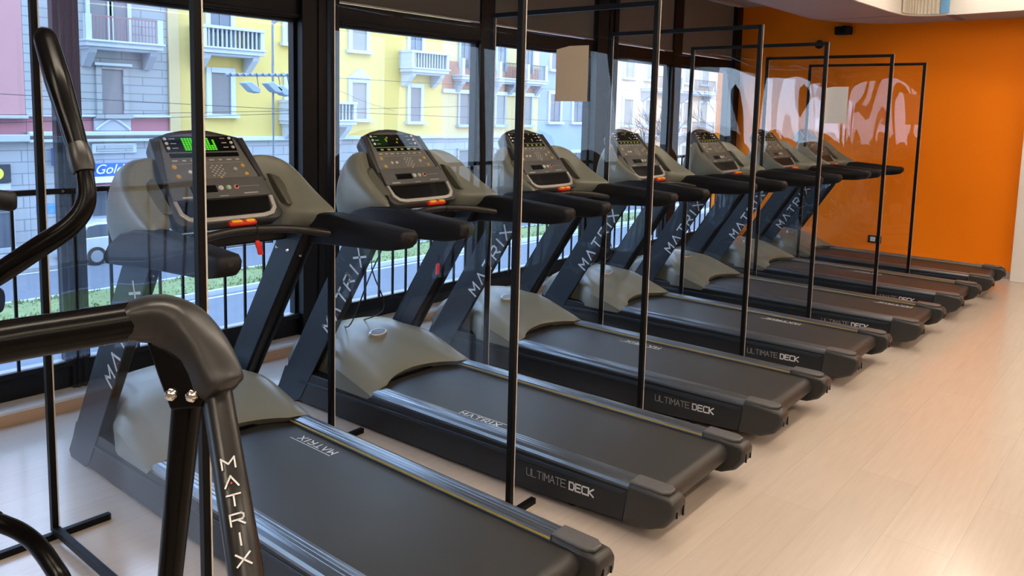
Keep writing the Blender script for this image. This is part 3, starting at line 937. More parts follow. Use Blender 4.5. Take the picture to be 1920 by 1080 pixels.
# thin cables hanging behind the consoles
for i in (1, 3, 4):
    bm = bmesh.new()
    tube(bm, [(-0.16, -0.05, 1.05), (-0.28, -0.12, 0.75), (-0.40, -0.16, 0.45), (-0.62, -0.05, 0.375)], 0.004, 6, smooth=5)
    obj('power_cable', bm, M['cable'], treads[i], smooth=60)
    bm = bmesh.new()
    tube(bm, [(-0.16, 0.02, 1.05), (-0.36, -0.05, 0.80), (-0.34, 0.03, 0.52), (-0.58, 0.06, 0.380)], 0.004, 6, smooth=5)
    obj('power_cable', bm, M['cable'], treads[i], smooth=60)

# ------------------------------------------------------------------ clear partitions
PYS = [-0.694, 0.554, 1.736, 2.947, 4.222, 5.507, 6.655]
PQ = [0.002, 0.061, -0.037, -0.022, -0.065, 0.038, 0.022]
PA = [0.0125, 0.0537, -0.0073, -0.0221, -0.0222, -0.0026, 0.004]
XL, XR, HP = -0.0716, 1.0221, 2.1995
PLb = ['clear screen in a black frame on the near side of the nearest treadmill', 'clear black framed screen between the first and second treadmills', 'clear black framed screen between the second and third treadmills, beige sheet on it',
       'clear black framed screen between the third and fourth treadmills', 'clear black framed screen between the fourth and fifth treadmills', 'clear black framed screen between the fifth and sixth treadmills, white sheet on it',
       'last clear black framed screen, nearest the orange wall']
def wavy_pane(x0, x1, z0, z1, seed, amp):
    rnd = random.Random(seed)
    bm = bmesh.new()
    nx, nz = 28, 40
    ph = [rnd.uniform(0, 6.28) for _ in range(6)]
    def off(u, v):
        e = math.sin(PI * u) * math.sin(PI * v)
        return e * amp * (1.6 * math.sin(2.2 * PI * u + ph[0]) + 1.2 * math.sin(1.9 * PI * v + ph[1]) + 0.7 * math.sin(3.7 * PI * v + 2.3 * u + ph[2]) + 0.35 * math.sin(6 * PI * u + 3 * v + ph[3]))
    F, K = [], []
    for i in range(nx + 1):
        a, b = [], []
        for j in range(nz + 1):
            u, v = i / nx, j / nz
            x = x0 + (x1 - x0) * u; z = z0 + (z1 - z0) * v; y = off(u, v)
            a.append(bm.verts.new((x, y - 0.0015, z))); b.append(bm.verts.new((x, y + 0.0015, z)))
        F.append(a); K.append(b)
    for i in range(nx):
        for j in range(nz):
            bm.faces.new((F[i][j], F[i + 1][j], F[i + 1][j + 1], F[i][j + 1]))
            bm.faces.new((K[i][j], K[i][j + 1], K[i + 1][j + 1], K[i + 1][j]))
    for i in range(nx):
        bm.faces.new((F[i][0], K[i][0], K[i + 1][0], F[i + 1][0])); bm.faces.new((F[i][nz], F[i + 1][nz], K[i + 1][nz], K[i][nz]))
    for j in range(nz):
        bm.faces.new((F[0][j], F[0][j + 1], K[0][j + 1], K[0][j])); bm.faces.new((F[nx][j], K[nx][j], K[nx][j + 1], F[nx][j + 1]))
    return bm
w = XR - XL; h = 0.0125
M['pale_edge'] = mat('pale_edge_strip', (0.62, 0.58, 0.53), 0.4, noise=0.04)
for i in range(7):
    P = empty('partition', ((XL + XR) / 2 + PQ[i], PYS[i] + PA[i] * ((XL + XR) / 2 - 0.6), 0), PA[i], PLb[i], 'partition', 'clear partitions between the treadmills')
    for s in (-1, 1):
        obj('post', B((s * w / 2 - h, s * w / 2 + h, -h, h, 0.03, HP)), M['black_frame'], P, bevel=0.0015)
        obj('edge_strip', B((s * w / 2 + h, s * w / 2 + h + 0.0012, h - 0.0045, h, 0.05, HP)), M['pale_edge'], P)
        fl = 0.20 if s < 0 else 0.17
        obj('foot', B((s * w / 2 - h, s * w / 2 + h, -fl, fl, 0.0, 0.025)), M['black_frame'], P, bevel=0.0015)
    obj('top_bar', B((-w / 2 + h, w / 2 - h, -h, h, HP - 0.025, HP)), M['black_frame'], P, bevel=0.0015)
    obj('bottom_bar', B((-w / 2 + h, w / 2 - h, -h, h, 0.025, 0.05)), M['black_frame'], P, bevel=0.0015)
    obj('clear_sheet', wavy_pane(-w / 2 + h, w / 2 - h, 0.05, HP - 0.025, 10 + i, (0.0012, 0.001, 0.003, 0.003, 0.005, 0.007, 0.005)[i]), M['plexi'] if i < 4 else M['plexi_glossy'], P, smooth=80)
# paper sheets taped to two of the screens
def paper(name, x0, x1, z0, z1, y, m, label, curl):
    bm = bmesh.new()
    nx = 10
    rings = []
    for k in range(nx + 1):
        u = k / nx
        d = curl * (max(0, 0.35 - u) ** 2) * 3
        top = z1 - 0.02 * max(0, 0.4 - u) * 2
        x = x0 + (x1 - x0) * u
        rings.append([(x, y - d, z0), (x, y - d - 0.0006, z0), (x, y - d - 0.0006, top), (x, y - d, top)])
    loft(bm, rings)
    o = obj(name, bm, m, smooth=60)
    tag(o, label, 'paper sheet')
def translucent(name, col, f):
    m = bpy.data.materials.new(name); m.use_nodes = True
    nt = m.node_tree; nt.nodes.remove(nt.nodes['Principled BSDF'])
    d = nt.nodes.new('ShaderNodeBsdfDiffuse'); t = nt.nodes.new('ShaderNodeBsdfTranslucent'); x = nt.nodes.new('ShaderNodeMixShader')
    tn_ = nt.nodes.new('ShaderNodeTexNoise'); tn_.inputs['Scale'].default_value = 6
    mr_ = nt.nodes.new('ShaderNodeMix'); mr_.data_type = 'RGBA'
    mr_.inputs[6].default_value = (*[c * 0.93 for c in col], 1); mr_.inputs[7].default_value = (*col, 1)
    nt.links.new(tn_.outputs['Fac'], mr_.inputs[0])
    nt.links.new(mr_.outputs[2], d.inputs[0]); nt.links.new(mr_.outputs[2], t.inputs[0])
    x.inputs[0].default_value = f
    nt.links.new(d.outputs[0], x.inputs[1]); nt.links.new(t.outputs[0], x.inputs[2]); nt.links.new(x.outputs[0], nt.nodes['Material Output'].inputs[0])
    return m
M['paper_beige'] = translucent('beige_paper', (0.72, 0.62, 0.48), 0.5)
M['paper_white'] = translucent('white_paper', (0.80, 0.80, 0.80), 0.35)

# ------------------------------------------------------------------ elliptical trainer in the foreground
E_ = empty('elliptical_trainer', (1.2, -1.5, 0), 0, 'black and grey elliptical trainer in the left foreground, only its arms and leg in view', 'elliptical trainer')
def EV(p): return (p[0] - 1.2, p[1] + 1.5, p[2])
def etube(name, pts, r, m, smooth=0, seg=16, squash=1.0, parent=E_, up=(0, 0, 1), power=2.0):
    bm = bmesh.new()
    tube(bm, [EV(p) for p in pts], r, seg, smooth=smooth, squash=squash, up=up, power=power)
    return obj(name, bm, m, parent, smooth=60)
etube('cross_tube', [(1.62, -2.05, 1.20), (1.635, -1.80, 1.235), (1.649, -1.523, 1.258), (1.655, -1.359, 1.262), (1.662, -1.261, 1.262), (1.680, -1.150, 1.264)], [0.034] * 6, M['ell_black'], 4)
cov = etube('joint_cover', [(1.674, -1.176, 1.262), (1.680, -1.158, 1.264), (1.693, -1.125, 1.262), (1.715, -1.098, 1.243), (1.757, -1.080, 1.204), (1.795, -1.075, 1.163), (1.806, -1.074, 1.150), (1.811, -1.073, 1.144)], [0.031, 0.036, 0.043, 0.045, 0.042, 0.040, 0.036, 0.024], M['ell_cover'], 5, 28, power=3.2)
bm = bmesh.new()
q = [(1.699, -1.151, 1.237), (1.761, -1.116, 1.205), (1.805, -1.101, 1.146), (1.803, -1.106, 1.126), (1.757, -1.138, 1.119), (1.727, -1.144, 1.173)]
n = (Vector(q[1]) - Vector(q[0])).cross(Vector(q[4]) - Vector(q[0])).normalized()
if n.dot(CAM_P - Vector(q[0])) < 0: n = -n
va = [bm.verts.new(Vector(EV(p)) + n * 0.006) for p in q]; vb = [bm.verts.new(Vector(EV(p)) - n * 0.05) for p in q]
bm.faces.new(va); bm.faces.new(vb[::-1])
for k in range(6): bm.faces.new((va[k], va[(k + 1) % 6], vb[(k + 1) % 6], vb[k]))
brk = obj('bracket', bm, M['ell_black'], E_, bevel=0.004)
tocam = (CAM_P - Vector((1.76, -1.12, 1.14))).normalized()
for p in ((1.759, -1.14, 1.146), (1.792, -1.12, 1.147)):
    bm = bmesh.new()
    c = Vector(EV(p)); nn = Vector((0.75, -0.62, 0.2)).normalized()
    disc(bm, c - nn * 0.012, nn, 0.0095, 0.016, 16, 0.0095)
    disc(bm, c + nn * 0.004, nn, 0.0095, 0.004, 16, 0.004)
    disc(bm, c - nn * 0.002, nn, 0.0112, 0.003, 6)
    obj('bolt', bm, M['chrome'], brk, bevel=0.001)
etube('swing_link', [(1.7165, -1.088, 1.135), (1.718, -1.091, 1.10), (1.7245, -1.132, 0.80), (1.731, -1.19, 0.35), (1.735, -1.25, 0.12)], [0.0265, 0.0260, 0.0215, 0.022, 0.022], M['ell_black'], 0, 16)
legt = Vector((1.787, -1.073, 1.150)); legb = Vector((2.015, -1.155, 0.933))
dl = (legb - legt)
leg_pts = [legt, legt + dl * 0.5, legb, legb + Vector((0.17, -0.09, -0.42)), (2.22, -1.28, 0.03)]
lg = etube('rear_leg', [tuple(p) for p in leg_pts], [0.026, 0.0262, 0.0265, 0.027, 0.027], M['ell_leg'], 0, 20)
# lettering stacked down the leg, facing the viewer side
dirn = dl.normalized()
face = (CAM_P - (legt + legb) / 2); face = (face - dirn * face.dot(dirn)).normalized()
rt = (-dirn).cross(face).normalized()
if rt.dot(CAM_R) < 0: rt = -rt
upv = -dirn
bm = bmesh.new()
dot = None
for k, chv in enumerate('MVTRIX'):
    fr = 0.476 + 0.095 * k
    base = Vector(EV(legt + dl * fr)) + face * 0.0268
    size = 0.0175
    wd = size * (0.29 if chv == 'I' else 1.15)
    letters(bm, chv, base - rt * wd / 2 - upv * size / 2, rt, upv, size, 1.15, 0.15, 0.3, lift=0.0008)
    if k == 1: dot = base - upv * 0.003 + face * 0.0004
obj('lettering', bm, M['letter'], lg, recalc=False)
bm = bmesh.new(); disc(bm, dot, face, 0.0016, 0.001, 10); obj('red_dot', bm, M['clip_red'], lg)
# moving arm with its padded grip
hp = [(1.322, -1.158, 1.756), (1.379, -1.160, 1.678), (1.427, -1.158, 1.598), (1.466, -1.160, 1.545)]
arm = etube('moving_arm', [(1.466, -1.160, 1.545), (1.490, -1.160, 1.495), (1.503, -1.167, 1.449), (1.497, -1.193, 1.411), (1.478, -1.241, 1.374), (1.453, -1.295, 1.332), (1.423, -1.353, 1.290), (1.36, -1.45, 1.20), (1.30, -1.55, 1.0), (1.28, -1.58, 0.55)],
            [0.0155, 0.0165, 0.0175, 0.019, 0.020, 0.020, 0.020, 0.020, 0.020, 0.020], M['ell_black'], 5, 14)
etube('grip', [(1.312, -1.158, 1.766), (1.322, -1.158, 1.757), (1.379, -1.160, 1.678), (1.427, -1.158, 1.598), (1.470, -1.160, 1.538)], [0.012, 0.021, 0.0235, 0.0205, 0.018], M['grip'] if False else M['ell_black'], 5, 18, parent=arm)
etube('collar', [(1.458, -1.160, 1.556), (1.468, -1.160, 1.541), (1.480, -1.160, 1.520), (1.486, -1.160, 1.508)], [0.019, 0.0215, 0.0215, 0.019], M['ell_cover'], 0, 18, parent=arm)
# second, fixed handle
etube('fixed_handle', [(1.46, -1.60, 1.50), (1.495, -1.45, 1.495), (1.512, -1.33, 1.474), (1.520, -1.292, 1.466), (1.522, -1.284, 1.465)], [0.016, 0.016, 0.017, 0.017, 0.010], M['grip'], 3, 16)
bm = bmesh.new(); disc(bm, EV((1.520, -1.335, 1.300)), (0.5, 0.8, 0), 0.026, 0.022, 22, 0.020)
obj('pivot_knob', bm, M['ell_black'], E_, bevel=0.003)
etube('pivot_arm', [(1.30, -1.55, 1.25), (1.515, -1.345, 1.300)], 0.014, M['ell_black'], 0)
# lower curved pedal link
etube('pedal_link', [(1.46, -1.45, 0.90), (1.54, -1.365, 0.925), (1.575, -1.338, 0.921), (1.625, -1.318, 0.907), (1.686, -1.309, 0.882), (1.73, -1.305, 0.844), (1.78, -1.31, 0.70), (1.80, -1.32, 0.35)], 0.0145, M['ell_black'], 5, 14)
etube('link_joint', [(1.49, -1.42, 0.905), (1.535, -1.372, 0.924), (1.562, -1.350, 0.926)], [0.021, 0.023, 0.019], M['grip'], 3, 14)
# base frame on the floor
obj('base_frame', B((1.30 - 1.2, 2.28 - 1.2, -1.32 + 1.5, -1.24 + 1.5, 0.0, 0.06), (0.02, 0.10, -0.55, 0.28, 0.0, 0.06), (0.02, 0.10, -0.12, -0.04, 0.06, 0.56)), M['ell_black'], E_, bevel=0.01)

# ------------------------------------------------------------------ outside: the street
G = -4.0
FX = -29.0
M['asphalt'] = mat('asphalt', (0.160, 0.172, 0.196), 0.8, noise=0.12, nscale=2, bump=0.3, bscale=60)
M['line_paint'] = mat('road_paint', (0.600, 0.600, 0.600), 0.7, noise=0.1)
M['pavement'] = mat('pavement', (0.320, 0.312, 0.304), 0.8, noise=0.12, nscale=1)
M['grass'] = mat('grass_verge', (0.22, 0.26, 0.10), 0.9, noise=0.45, nscale=3, bump=1.0, bscale=30)
M['pink'] = mat('pink_render', (0.480, 0.240, 0.232), 0.85, noise=0.05, nscale=0.7)
M['pink_band'] = mat('rose_band', (0.400, 0.160, 0.176), 0.85, noise=0.06, nscale=1)
def stone_material(name, col, h):
    m = bpy.data.materials.new(name); m.use_nodes = True
    nt = m.node_tree; p = nt.nodes['Principled BSDF']; p.inputs['Roughness'].default_value = 0.85
    tc = nt.nodes.new('ShaderNodeTexCoord'); sp_ = nt.nodes.new('ShaderNodeSeparateXYZ'); cb = nt.nodes.new('ShaderNodeCombineXYZ')
    nt.links.new(tc.outputs['Object'], sp_.inputs[0]); nt.links.new(sp_.outputs['Y'], cb.inputs['X']); nt.links.new(sp_.outputs['Z'], cb.inputs['Y'])
    br = nt.nodes.new('ShaderNodeTexBrick')
    br.inputs['Color1'].default_value = (*col, 1); br.inputs['Color2'].default_value = (*[c * 0.94 for c in col], 1); br.inputs['Mortar'].default_value = (*[c * 0.62 for c in col], 1)
    br.inputs['Scale'].default_value = 1; br.inputs['Mortar Size'].default_value = 0.022; br.inputs['Brick Width'].default_value = 1.6; br.inputs['Row Height'].default_value = h
    nt.links.new(cb.outputs[0], br.inputs['Vector']); nt.links.new(br.outputs['Color'], p.inputs['Base Color'])
    return m
M['stone'] = stone_material('grey_ashlar', (0.35, 0.355, 0.345), 0.33)
M['stone_low'] = stone_material('pale_ashlar', (0.39, 0.395, 0.40), 0.42)
M['yellow'] = mat('yellow_render', (0.640, 0.464, 0.136), 0.85, noise=0.06, nscale=0.6)
M['yellow2'] = mat('pale_yellow_render', (0.592, 0.448, 0.224), 0.85, noise=0.06, nscale=0.6)
M['terracotta'] = mat('terracotta_render', (0.464, 0.216, 0.128), 0.85, noise=0.08, nscale=0.8)
M['plaster'] = mat('white_stone_trim', (0.528, 0.560, 0.592), 0.8, noise=0.05, nscale=2)
M['stucco_grey'] = mat('grey_trim', (0.400, 0.416, 0.440), 0.8, noise=0.06, nscale=2)
M['shutter'] = mat('brown_grey_shutter', (0.20, 0.185, 0.18), 0.6, noise=0.15, nscale=3, stretch=(1, 1, 14))
M['shutter2'] = mat('taupe_shutter', (0.30, 0.26, 0.22), 0.6, noise=0.12, nscale=3, stretch=(1, 1, 14))
M['pane'] = mat('dark_window_pane', (0.10, 0.12, 0.15), 0.12, noise=0.2, nscale=1)
M['peach'] = mat('peach_sunlit_render', (0.640, 0.464, 0.336), 0.85, noise=0.08, nscale=0.4)  # peach wall, with the warmth of sunlight added to its colour
M['cream_b'] = mat('cream_sunlit_render', (0.680, 0.576, 0.416), 0.85, noise=0.12, nscale=0.5)  # cream wall, brightened and warmed in colour as if sunlit
M['slate_b'] = mat('blue_grey_render', (0.288, 0.336, 0.416), 0.85, noise=0.1, nscale=0.4)
M['iron'] = mat('wrought_iron', (0.09, 0.07, 0.07), 0.6, noise=0.1)
M['iron_red'] = mat('rusty_red_iron', (0.35, 0.16, 0.15), 0.6, noise=0.1)
M['bark'] = mat('bark', (0.075, 0.060, 0.050), 0.9, noise=0.2, nscale=5)
M['galv'] = mat('galvanised_steel', (0.272, 0.304, 0.336), 0.5, metal=0.3, noise=0.1)
M['flood'] = mat('floodlight_blue_grey', (0.336, 0.416, 0.480), 0.45, noise=0.1)

struct('road', B((-25.5, -8.0, -60, 160, G - 0.3, G)), M['asphalt'])
struct('pavement', B((-31.0, -25.5, -60, 160, G - 0.3, G + 0.12)), M['pavement'])
struct('pavement', B((-8.0, -1.8, -60, 160, G - 0.3, G + 0.12)), M['pavement'])
# unseen upper floors and wings of our building, sized to shade the nearer houses
struct('wall_upper', B((-1.75, 14.0, -60.0, 20.0, 3.35, 19.0)), M['stone_low'])
struct('wall_wing', B((-1.75, 14.0, -60.0, -5.3, G, 3.35)), M['stone_low'])
struct('wall_wing', B((-1.75, 14.0, YW + 0.25, 20.0, G, 3.35)), M['stone_low'])
struct('wall_outside', B((-1.80, -1.62, -5.2, YW + 0.2, G, 0.07)), M['stone_low'])
struct('road_marking', B((-18.3, -18.18, -40, 120, G, G + 0.006), (-14.95, -14.83, -40, 120, G, G + 0.006), (-25.3, -25.2, -40, 120, G, G + 0.006), *[(-12.0, -11.88, -40 + 4.5 * k, -37.8 + 4.5 * k, G, G + 0.006) for k in range(30)]), M['line_paint'])
struct('kerb', B((-21.0, -20.85, -40, 120, G, G + 0.14), (-18.65, -18.5, -40, 120, G, G + 0.14)), M['plaster'])
# grassy median
rnd = random.Random(3)
bm = bmesh.new()
gy = [-30 + 1.0 * k for k in range(67)]
rows = []
for y in gy:
    rows.append([bm.verts.new((-20.85 + 2.2 * j / 6, y, G + 0.10 + (0.10 * math.sin(PI * j / 6)) + rnd.uniform(-0.02, 0.03))) for j in range(7)])
for a, b in zip(rows[:-1], rows[1:]):
    for j in range(6): bm.faces.new((a[j], a[j + 1], b[j + 1], b[j]))
for k in range(5000):
    x = rnd.uniform(-20.8, -18.7); y = rnd.uniform(0, 35); hh = rnd.uniform(0.04, 0.14); a = rnd.uniform(0, PI)
    dx, dy = math.cos(a) * 0.05, math.sin(a) * 0.05
    z = G + 0.12
    v = [bm.verts.new(p) for p in ((x - dx, y - dy, z), (x + dx, y + dy, z), (x + rnd.uniform(-.06, .06), y + rnd.uniform(-.06, .06), z + hh))]
    bm.faces.new(v)
o = obj('grass_strip', bm, M['grass'], recalc=False)
tag(o, 'strip of short green grass on the road divider outside', 'grass', kind='stuff')

def facade(name, y0, y1, z1, label, levels, depth=12):
    """levels: list of (z0, z1, material)"""
    b = empty(name, (FX, (y0 + y1) / 2, G), 0, label, 'building')
    for (a, c, m) in levels:
        obj('wall', B((-depth, 0, y0 - (y0 + y1) / 2, y1 - (y0 + y1) / 2, a - G, c - G)), m, b)
    b['yc'] = (y0 + y1) / 2
    return b
def on_f(b, boxes):
    yc = b['yc']
    return B(*[(x0, x1, ya - yc, yb - yc, za - G, zb - G) for (x0, x1, ya, yb, za, zb) in boxes])
def fwin(b, y0, y1, z0, z1, m=None, trim=None, t=0.22, sill=True, arch=False, ped=False):
    trim = trim or M['plaster']
    bx = [(-0.05, 0.10, y0 - t, y0, z0, z1 + t), (-0.05, 0.10, y1, y1 + t, z0, z1 + t), (-0.05, 0.12, y0, y1, z1, z1 + t)]
    if sill: bx.append((-0.05, 0.25, y0 - t * 1.5, y1 + t * 1.5, z0 - 0.16, z0))
    bm = on_f(b, bx)
    if ped:
        yc = b['yc']
        prism(bm, [(y0 - t - yc, z1 + t - G), (y1 + t - yc, z1 + t - G), ((y0 + y1) / 2 - yc, z1 + t + 0.5 - G)], 0.0, 0.2, 'yz')
    f = obj('window_surround', bm, trim, b)
    bm = on_f(b, [(0.0, 0.03, y0, y1, z0, z1)])
    obj('shutter' if m else 'window_pane', bm, m or M['pane'], f)
    if not m:
        obj('mullion', on_f(b, [(0.03, 0.06, (y0 + y1) / 2 - 0.03, (y0 + y1) / 2 + 0.03, z0, z1), (0.03, 0.06, y0, y1, z0 + (z1 - z0) * 0.68, z0 + (z1 - z0) * 0.68 + 0.05)]), M['shutter'], f)
def balcony(b, y0, y1, z, d=1.0, iron=None, stone=False):
    bal = obj('balcony', on_f(b, [(0, d, y0, y1, z - 0.22, z), (0, d + 0.1, y0 - 0.05, y1 + 0.05, z - 0.05, z + 0.03), (0, d - 0.2, y0 + 0.1, y1 - 0.1, z - 0.32, z - 0.22)]), M['plaster'], b, bevel=0.02)
    if stone:
        bx = [(0, d, y0, y0 + 0.18, z, z + 0.85), (0, d, y1 - 0.18, y1, z, z + 0.85), (0, d + 0.04, y0 - 0.03, y1 + 0.03, z + 0.78, z + 0.9)]
        obj('balustrade', on_f(b, bx), M['plaster'], bal)
        n = int((y1 - y0 - 0.4) / 0.2)
        obj('baluster_row', on_f(b, [(d - 0.12, d - 0.04, y0 + 0.25 + 0.2 * k, y0 + 0.33 + 0.2 * k, z, z + 0.8) for k in range(n)]), M['stucco_grey'], bal)
    else:
        n = int((y1 - y0) / 0.13)
        bx = [(d - 0.06, d - 0.02, y0, y1, z + 0.88, z + 0.93)] + [(d - 0.05, d - 0.03, y0 + 0.13 * k, y0 + 0.13 * k + 0.025, z, z + 0.9) for k in range(n + 1)]
        obj('iron_railing', on_f(b, bx), iron or M['iron'], bal)
        obj('corner_post', on_f(b, [(d - 0.22, d, y1 - 0.22, y1, z, z + 0.95), (d - 0.22, d, y0, y0 + 0.22, z, z + 0.95)]), M['plaster'], bal)
    for yb in (y0 + 0.15, y1 - 0.45):
        bm = bmesh.new(); yc = b['yc']
        prism(bm, [(0, z - 0.3 - G), (d * 0.85, z - 0.3 - G), (d * 0.75, z - 0.45 - G), (0.15, z - 0.95 - G), (0, z - 0.95 - G)], yb - yc, yb + 0.3 - yc)
        obj('bracket', bm, M['stucco_grey'] if not stone else M['plaster'], bal)

# pink house, far left
TOP = 13.0
b = facade('pink_building', -22, 8.8, TOP, 'pink rendered house at the far left, seen beyond the railing', [(0.95, TOP, M['pink']), (0.35, 0.95, M['pink_band']), (G, 0.35, M['stone_low'])])
obj('cornice', on_f(b, [(0, 0.30, -22, 8.8, 0.92, 1.04), (0, 0.35, -22, 8.8, 0.10, 0.36)]), M['stucco_grey'], b, bevel=0.03)
fwin(b, 3.0, 4.1, 2.0, 4.0, M['shutter']); fwin(b, -2.0, -0.9, 2.0, 4.0, M['shutter']); fwin(b, -7.0, -5.9, 2.0, 4.0, M['shutter'])
fwin(b, 5.9, 8.15, -3.7, -1.85, None, M['stucco_grey'], 0.12)
s_ = obj('shop_sign', on_f(b, [(0, 0.12, 6.4, 8.2, -1.35, -0.70)]), mat('black_sign', (0.04, 0.04, 0.05), 0.4, noise=0.1), b)
bm = bmesh.new(); disc(bm, (0.12, 7.75 - b['yc'], -1.02 - G), (1, 0, 0), 0.22, 0.02, 18); obj('yellow_emblem', bm, mat('sign_yellow', (0.80, 0.68, 0.08), 0.5, noise=0.1), s_)
obj('poster', on_f(b, [(0, 0.06, 6.4, 8.2, -1.62, -1.38)]), M['plaster'], b)
obj('awning_valance', on_f(b, [(0, 0.10, 6.4, 8.2, -1.85, -1.64)]), mat('awning_red', (0.62, 0.10, 0.14), 0.6, noise=0.1), b)

# grey stone house
b = facade('grey_stone_building', 8.81, 14.09, TOP, 'grey stone house with an iron balcony and a blue shop sign', [(1.05, TOP, M['stone']), (0.45, 1.05, M['pink_band']), (G, 0.45, M['stone_low'])])
obj('cornice', on_f(b, [(0, 0.18, 8.8, 14.1, 1.0, 1.1), (0, 0.30, 8.8, 14.1, 0.30, 0.46), (0, 0.22, 8.8, 14.1, 0.06, 0.18)]), M['plaster'], b, bevel=0.03)
fwin(b, 11.45, 12.25, 1.12, 2.85, M['shutter'], M['stone'], 0.2)
obj('lintel', on_f(b, [(0, 0.25, 11.15, 12.55, 2.98, 3.08)]), M['plaster'], b)
fwin(b, 11.1, 11.75, 3.95, 6.3, M['shutter'], M['plaster'], 0.14, False); fwin(b, 11.95, 12.5, 3.95, 6.3, M['shutter'], M['plaster'], 0.14, False)
balcony(b, 10.6, 13.5, 3.86, 0.9, M['iron_red'])
obj('carved_panel', on_f(b, [(0, 0.12, 11.1, 12.5, 0.46, 1.0)]), M['stucco_grey'], b, bevel=0.04)
bm = bmesh.new(); tube(bm, [(0.14, 11.15 - b['yc'], 0.52 - G), (0.14, 11.5 - b['yc'], 0.80 - G), (0.14, 11.8 - b['yc'], 0.95 - G), (0.14, 12.1 - b['yc'], 0.80 - G), (0.14, 12.45 - b['yc'], 0.52 - G)], 0.05, 6, smooth=3); obj('arch_moulding', bm, M['plaster'], b)
obj('moulded_panel', on_f(b, [(0, 0.10, 11.0, 12.7, -0.40, 0.0)]), M['plaster'], b, bevel=0.03)
obj('panel_inset', on_f(b, [(0.08, 0.13, 11.15, 12.55, -0.32, -0.08)]), M['stone_low'], b, bevel=0.02)
obj('door_recess', on_f(b, [(0, 0.04, 11.0, 12.7, -3.95, -1.85)]), M['pane'], b)
M['sign_blue'] = mat('sign_blue', (0.02, 0.12, 0.62), 0.45, noise=0.08, nscale=2)
M['sign_white'] = mat('sign_white', (0.85, 0.87, 0.92), 0.5, noise=0.03)
sg = obj('shop_sign', on_f(b, [(0, 0.18, 10.9, 13.6, -1.28, -0.78)]), M['sign_blue'], b)
text_mesh('sign_lettering', 'Golden L', M['sign_white'], sg, (0.19, 11.02 - b['yc'], -1.17 - G), (PI / 2, 0, PI / 2), 0.52, 0.35, 0.01)
obj('sign_strip', on_f(b, [(0, 0.18, 10.9, 13.6, -1.52, -1.28)]), M['sign_white'], b)
obj('awning', on_f(b, [(0, 0.35, 10.9, 13.6, -1.74, -1.60)]), mat('awning_maroon', (0.40, 0.10, 0.18), 0.6, noise=0.05), b)
obj('awning_edge', on_f(b, [(0, 0.40, 10.9, 13.6, -1.84, -1.74)]), M['sign_white'], b)
tsg = obj('hanging_sign', on_f(b, [(0.1, 0.5, 9.55, 9.98, -0.80, -0.15)]), mat('tobacco_blue', (0.05, 0.08, 0.30), 0.5, noise=0.1), b)
bm = bmesh.new(); letters(bm, 'T', Vector((0.50, 9.62 - b['yc'], -0.72 - G)), (0, 1, 0), (0, 0, 1), 0.50, 0.60, 0.30, 0); obj('sign_letter', bm, M['sign_white'], tsg, recalc=False)
obj('graffiti', on_f(b, [(0, 0.012, 9.0, 9.7, -2.6, -2.2), (0, 0.012, 9.9, 10.5, -3.0, -2.7)]), mat('graffiti_blue', (0.12, 0.30, 0.62), 0.8, noise=0.5, nscale=6), b)

# yellow house
b = facade('yellow_building', 14.1, 29.75, TOP, 'large yellow house with white stone balconies', [(0.22, TOP, M['yellow']), (G, 0.22, M['stone_low'])])
obj('corner_strip', on_f(b, [(0, 0.10, 14.1, 14.55, 0.3, TOP)]), M['yellow2'], b)
obj('cornice', on_f(b, [(0, 0.20, 14.1, 29.75, 0.02, 0.22)]), M['plaster'], b, bevel=0.03)
fwin(b, 15.95, 16.85, 1.18, 2.95, M['shutter']); fwin(b, 15.95, 16.9, 3.85, 6.2, None, None, 0.2, False)
balcony(b, 15.1, 17.95, 3.95, 1.0, stone=True)
fwin(b, 19.7, 20.7, 4.5, 6.3, M['shutter2']); fwin(b, 19.75, 20.7, 1.1, 2.9, M['shutter2']); balcony(b, 19.3, 23.0, 0.98, 1.0, stone=True)
fwin(b, 23.45, 24.35, 4.45, 6.2, M['shutter2']); fwin(b, 23.45, 24.35, 1.05, 2.85, M['shutter2'], ped=True)
fwin(b, 27.3, 28.15, 4.35, 6.2, None, None, 0.2, False); balcony(b, 26.6, 29.3, 3.75, 1.0, stone=True)
fwin(b, 27.35, 28.1, 0.95, 2.75, M['shutter'])
for (ya, yb) in ((15.4, 16.9), (18.6, 20.2), (22.2, 24.0), (26.4, 28.0)):
    fwin(b, ya, yb, -3.9, -1.5, None, M['stone_low'], 0.15, False)
fwin(b, 28.6, 29.3, -1.7, -0.7, M['shutter'], M['stone_low'], 0.12, False)

# terracotta and yellow house
b = facade('terracotta_building', 29.75, 38.4, TOP, 'pale yellow house with a terracotta band, right of the yellow house', [(4.35, TOP, M['yellow2']), (2.75, 4.35, M['terracotta']), (0.05, 2.75, M['yellow2']), (G, 0.05, M['stone_low'])])
obj('string_course', on_f(b, [(0, 0.15, 29.75, 38.4, 2.55, 2.78), (0, 0.15, 29.75, 38.4, 0.0, 0.2)]), M['plaster'], b, bevel=0.02)
for yy in (31.15, 34.3, 36.9):
    fwin(b, yy, yy + 0.75, 4.0, 6.2, None, M['stucco_grey'], 0.15, False); balcony(b, yy - 0.6, yy + 1.4, 3.55, 0.8, M['iron'])
    fwin(b, yy, yy + 0.75, 0.8, 2.55, M['shutter'], M['stucco_grey'], 0.15)
    fwin(b, yy, yy + 0.9, -3.0, -0.7, M['shutter'], M['stone_low'], 0.12)
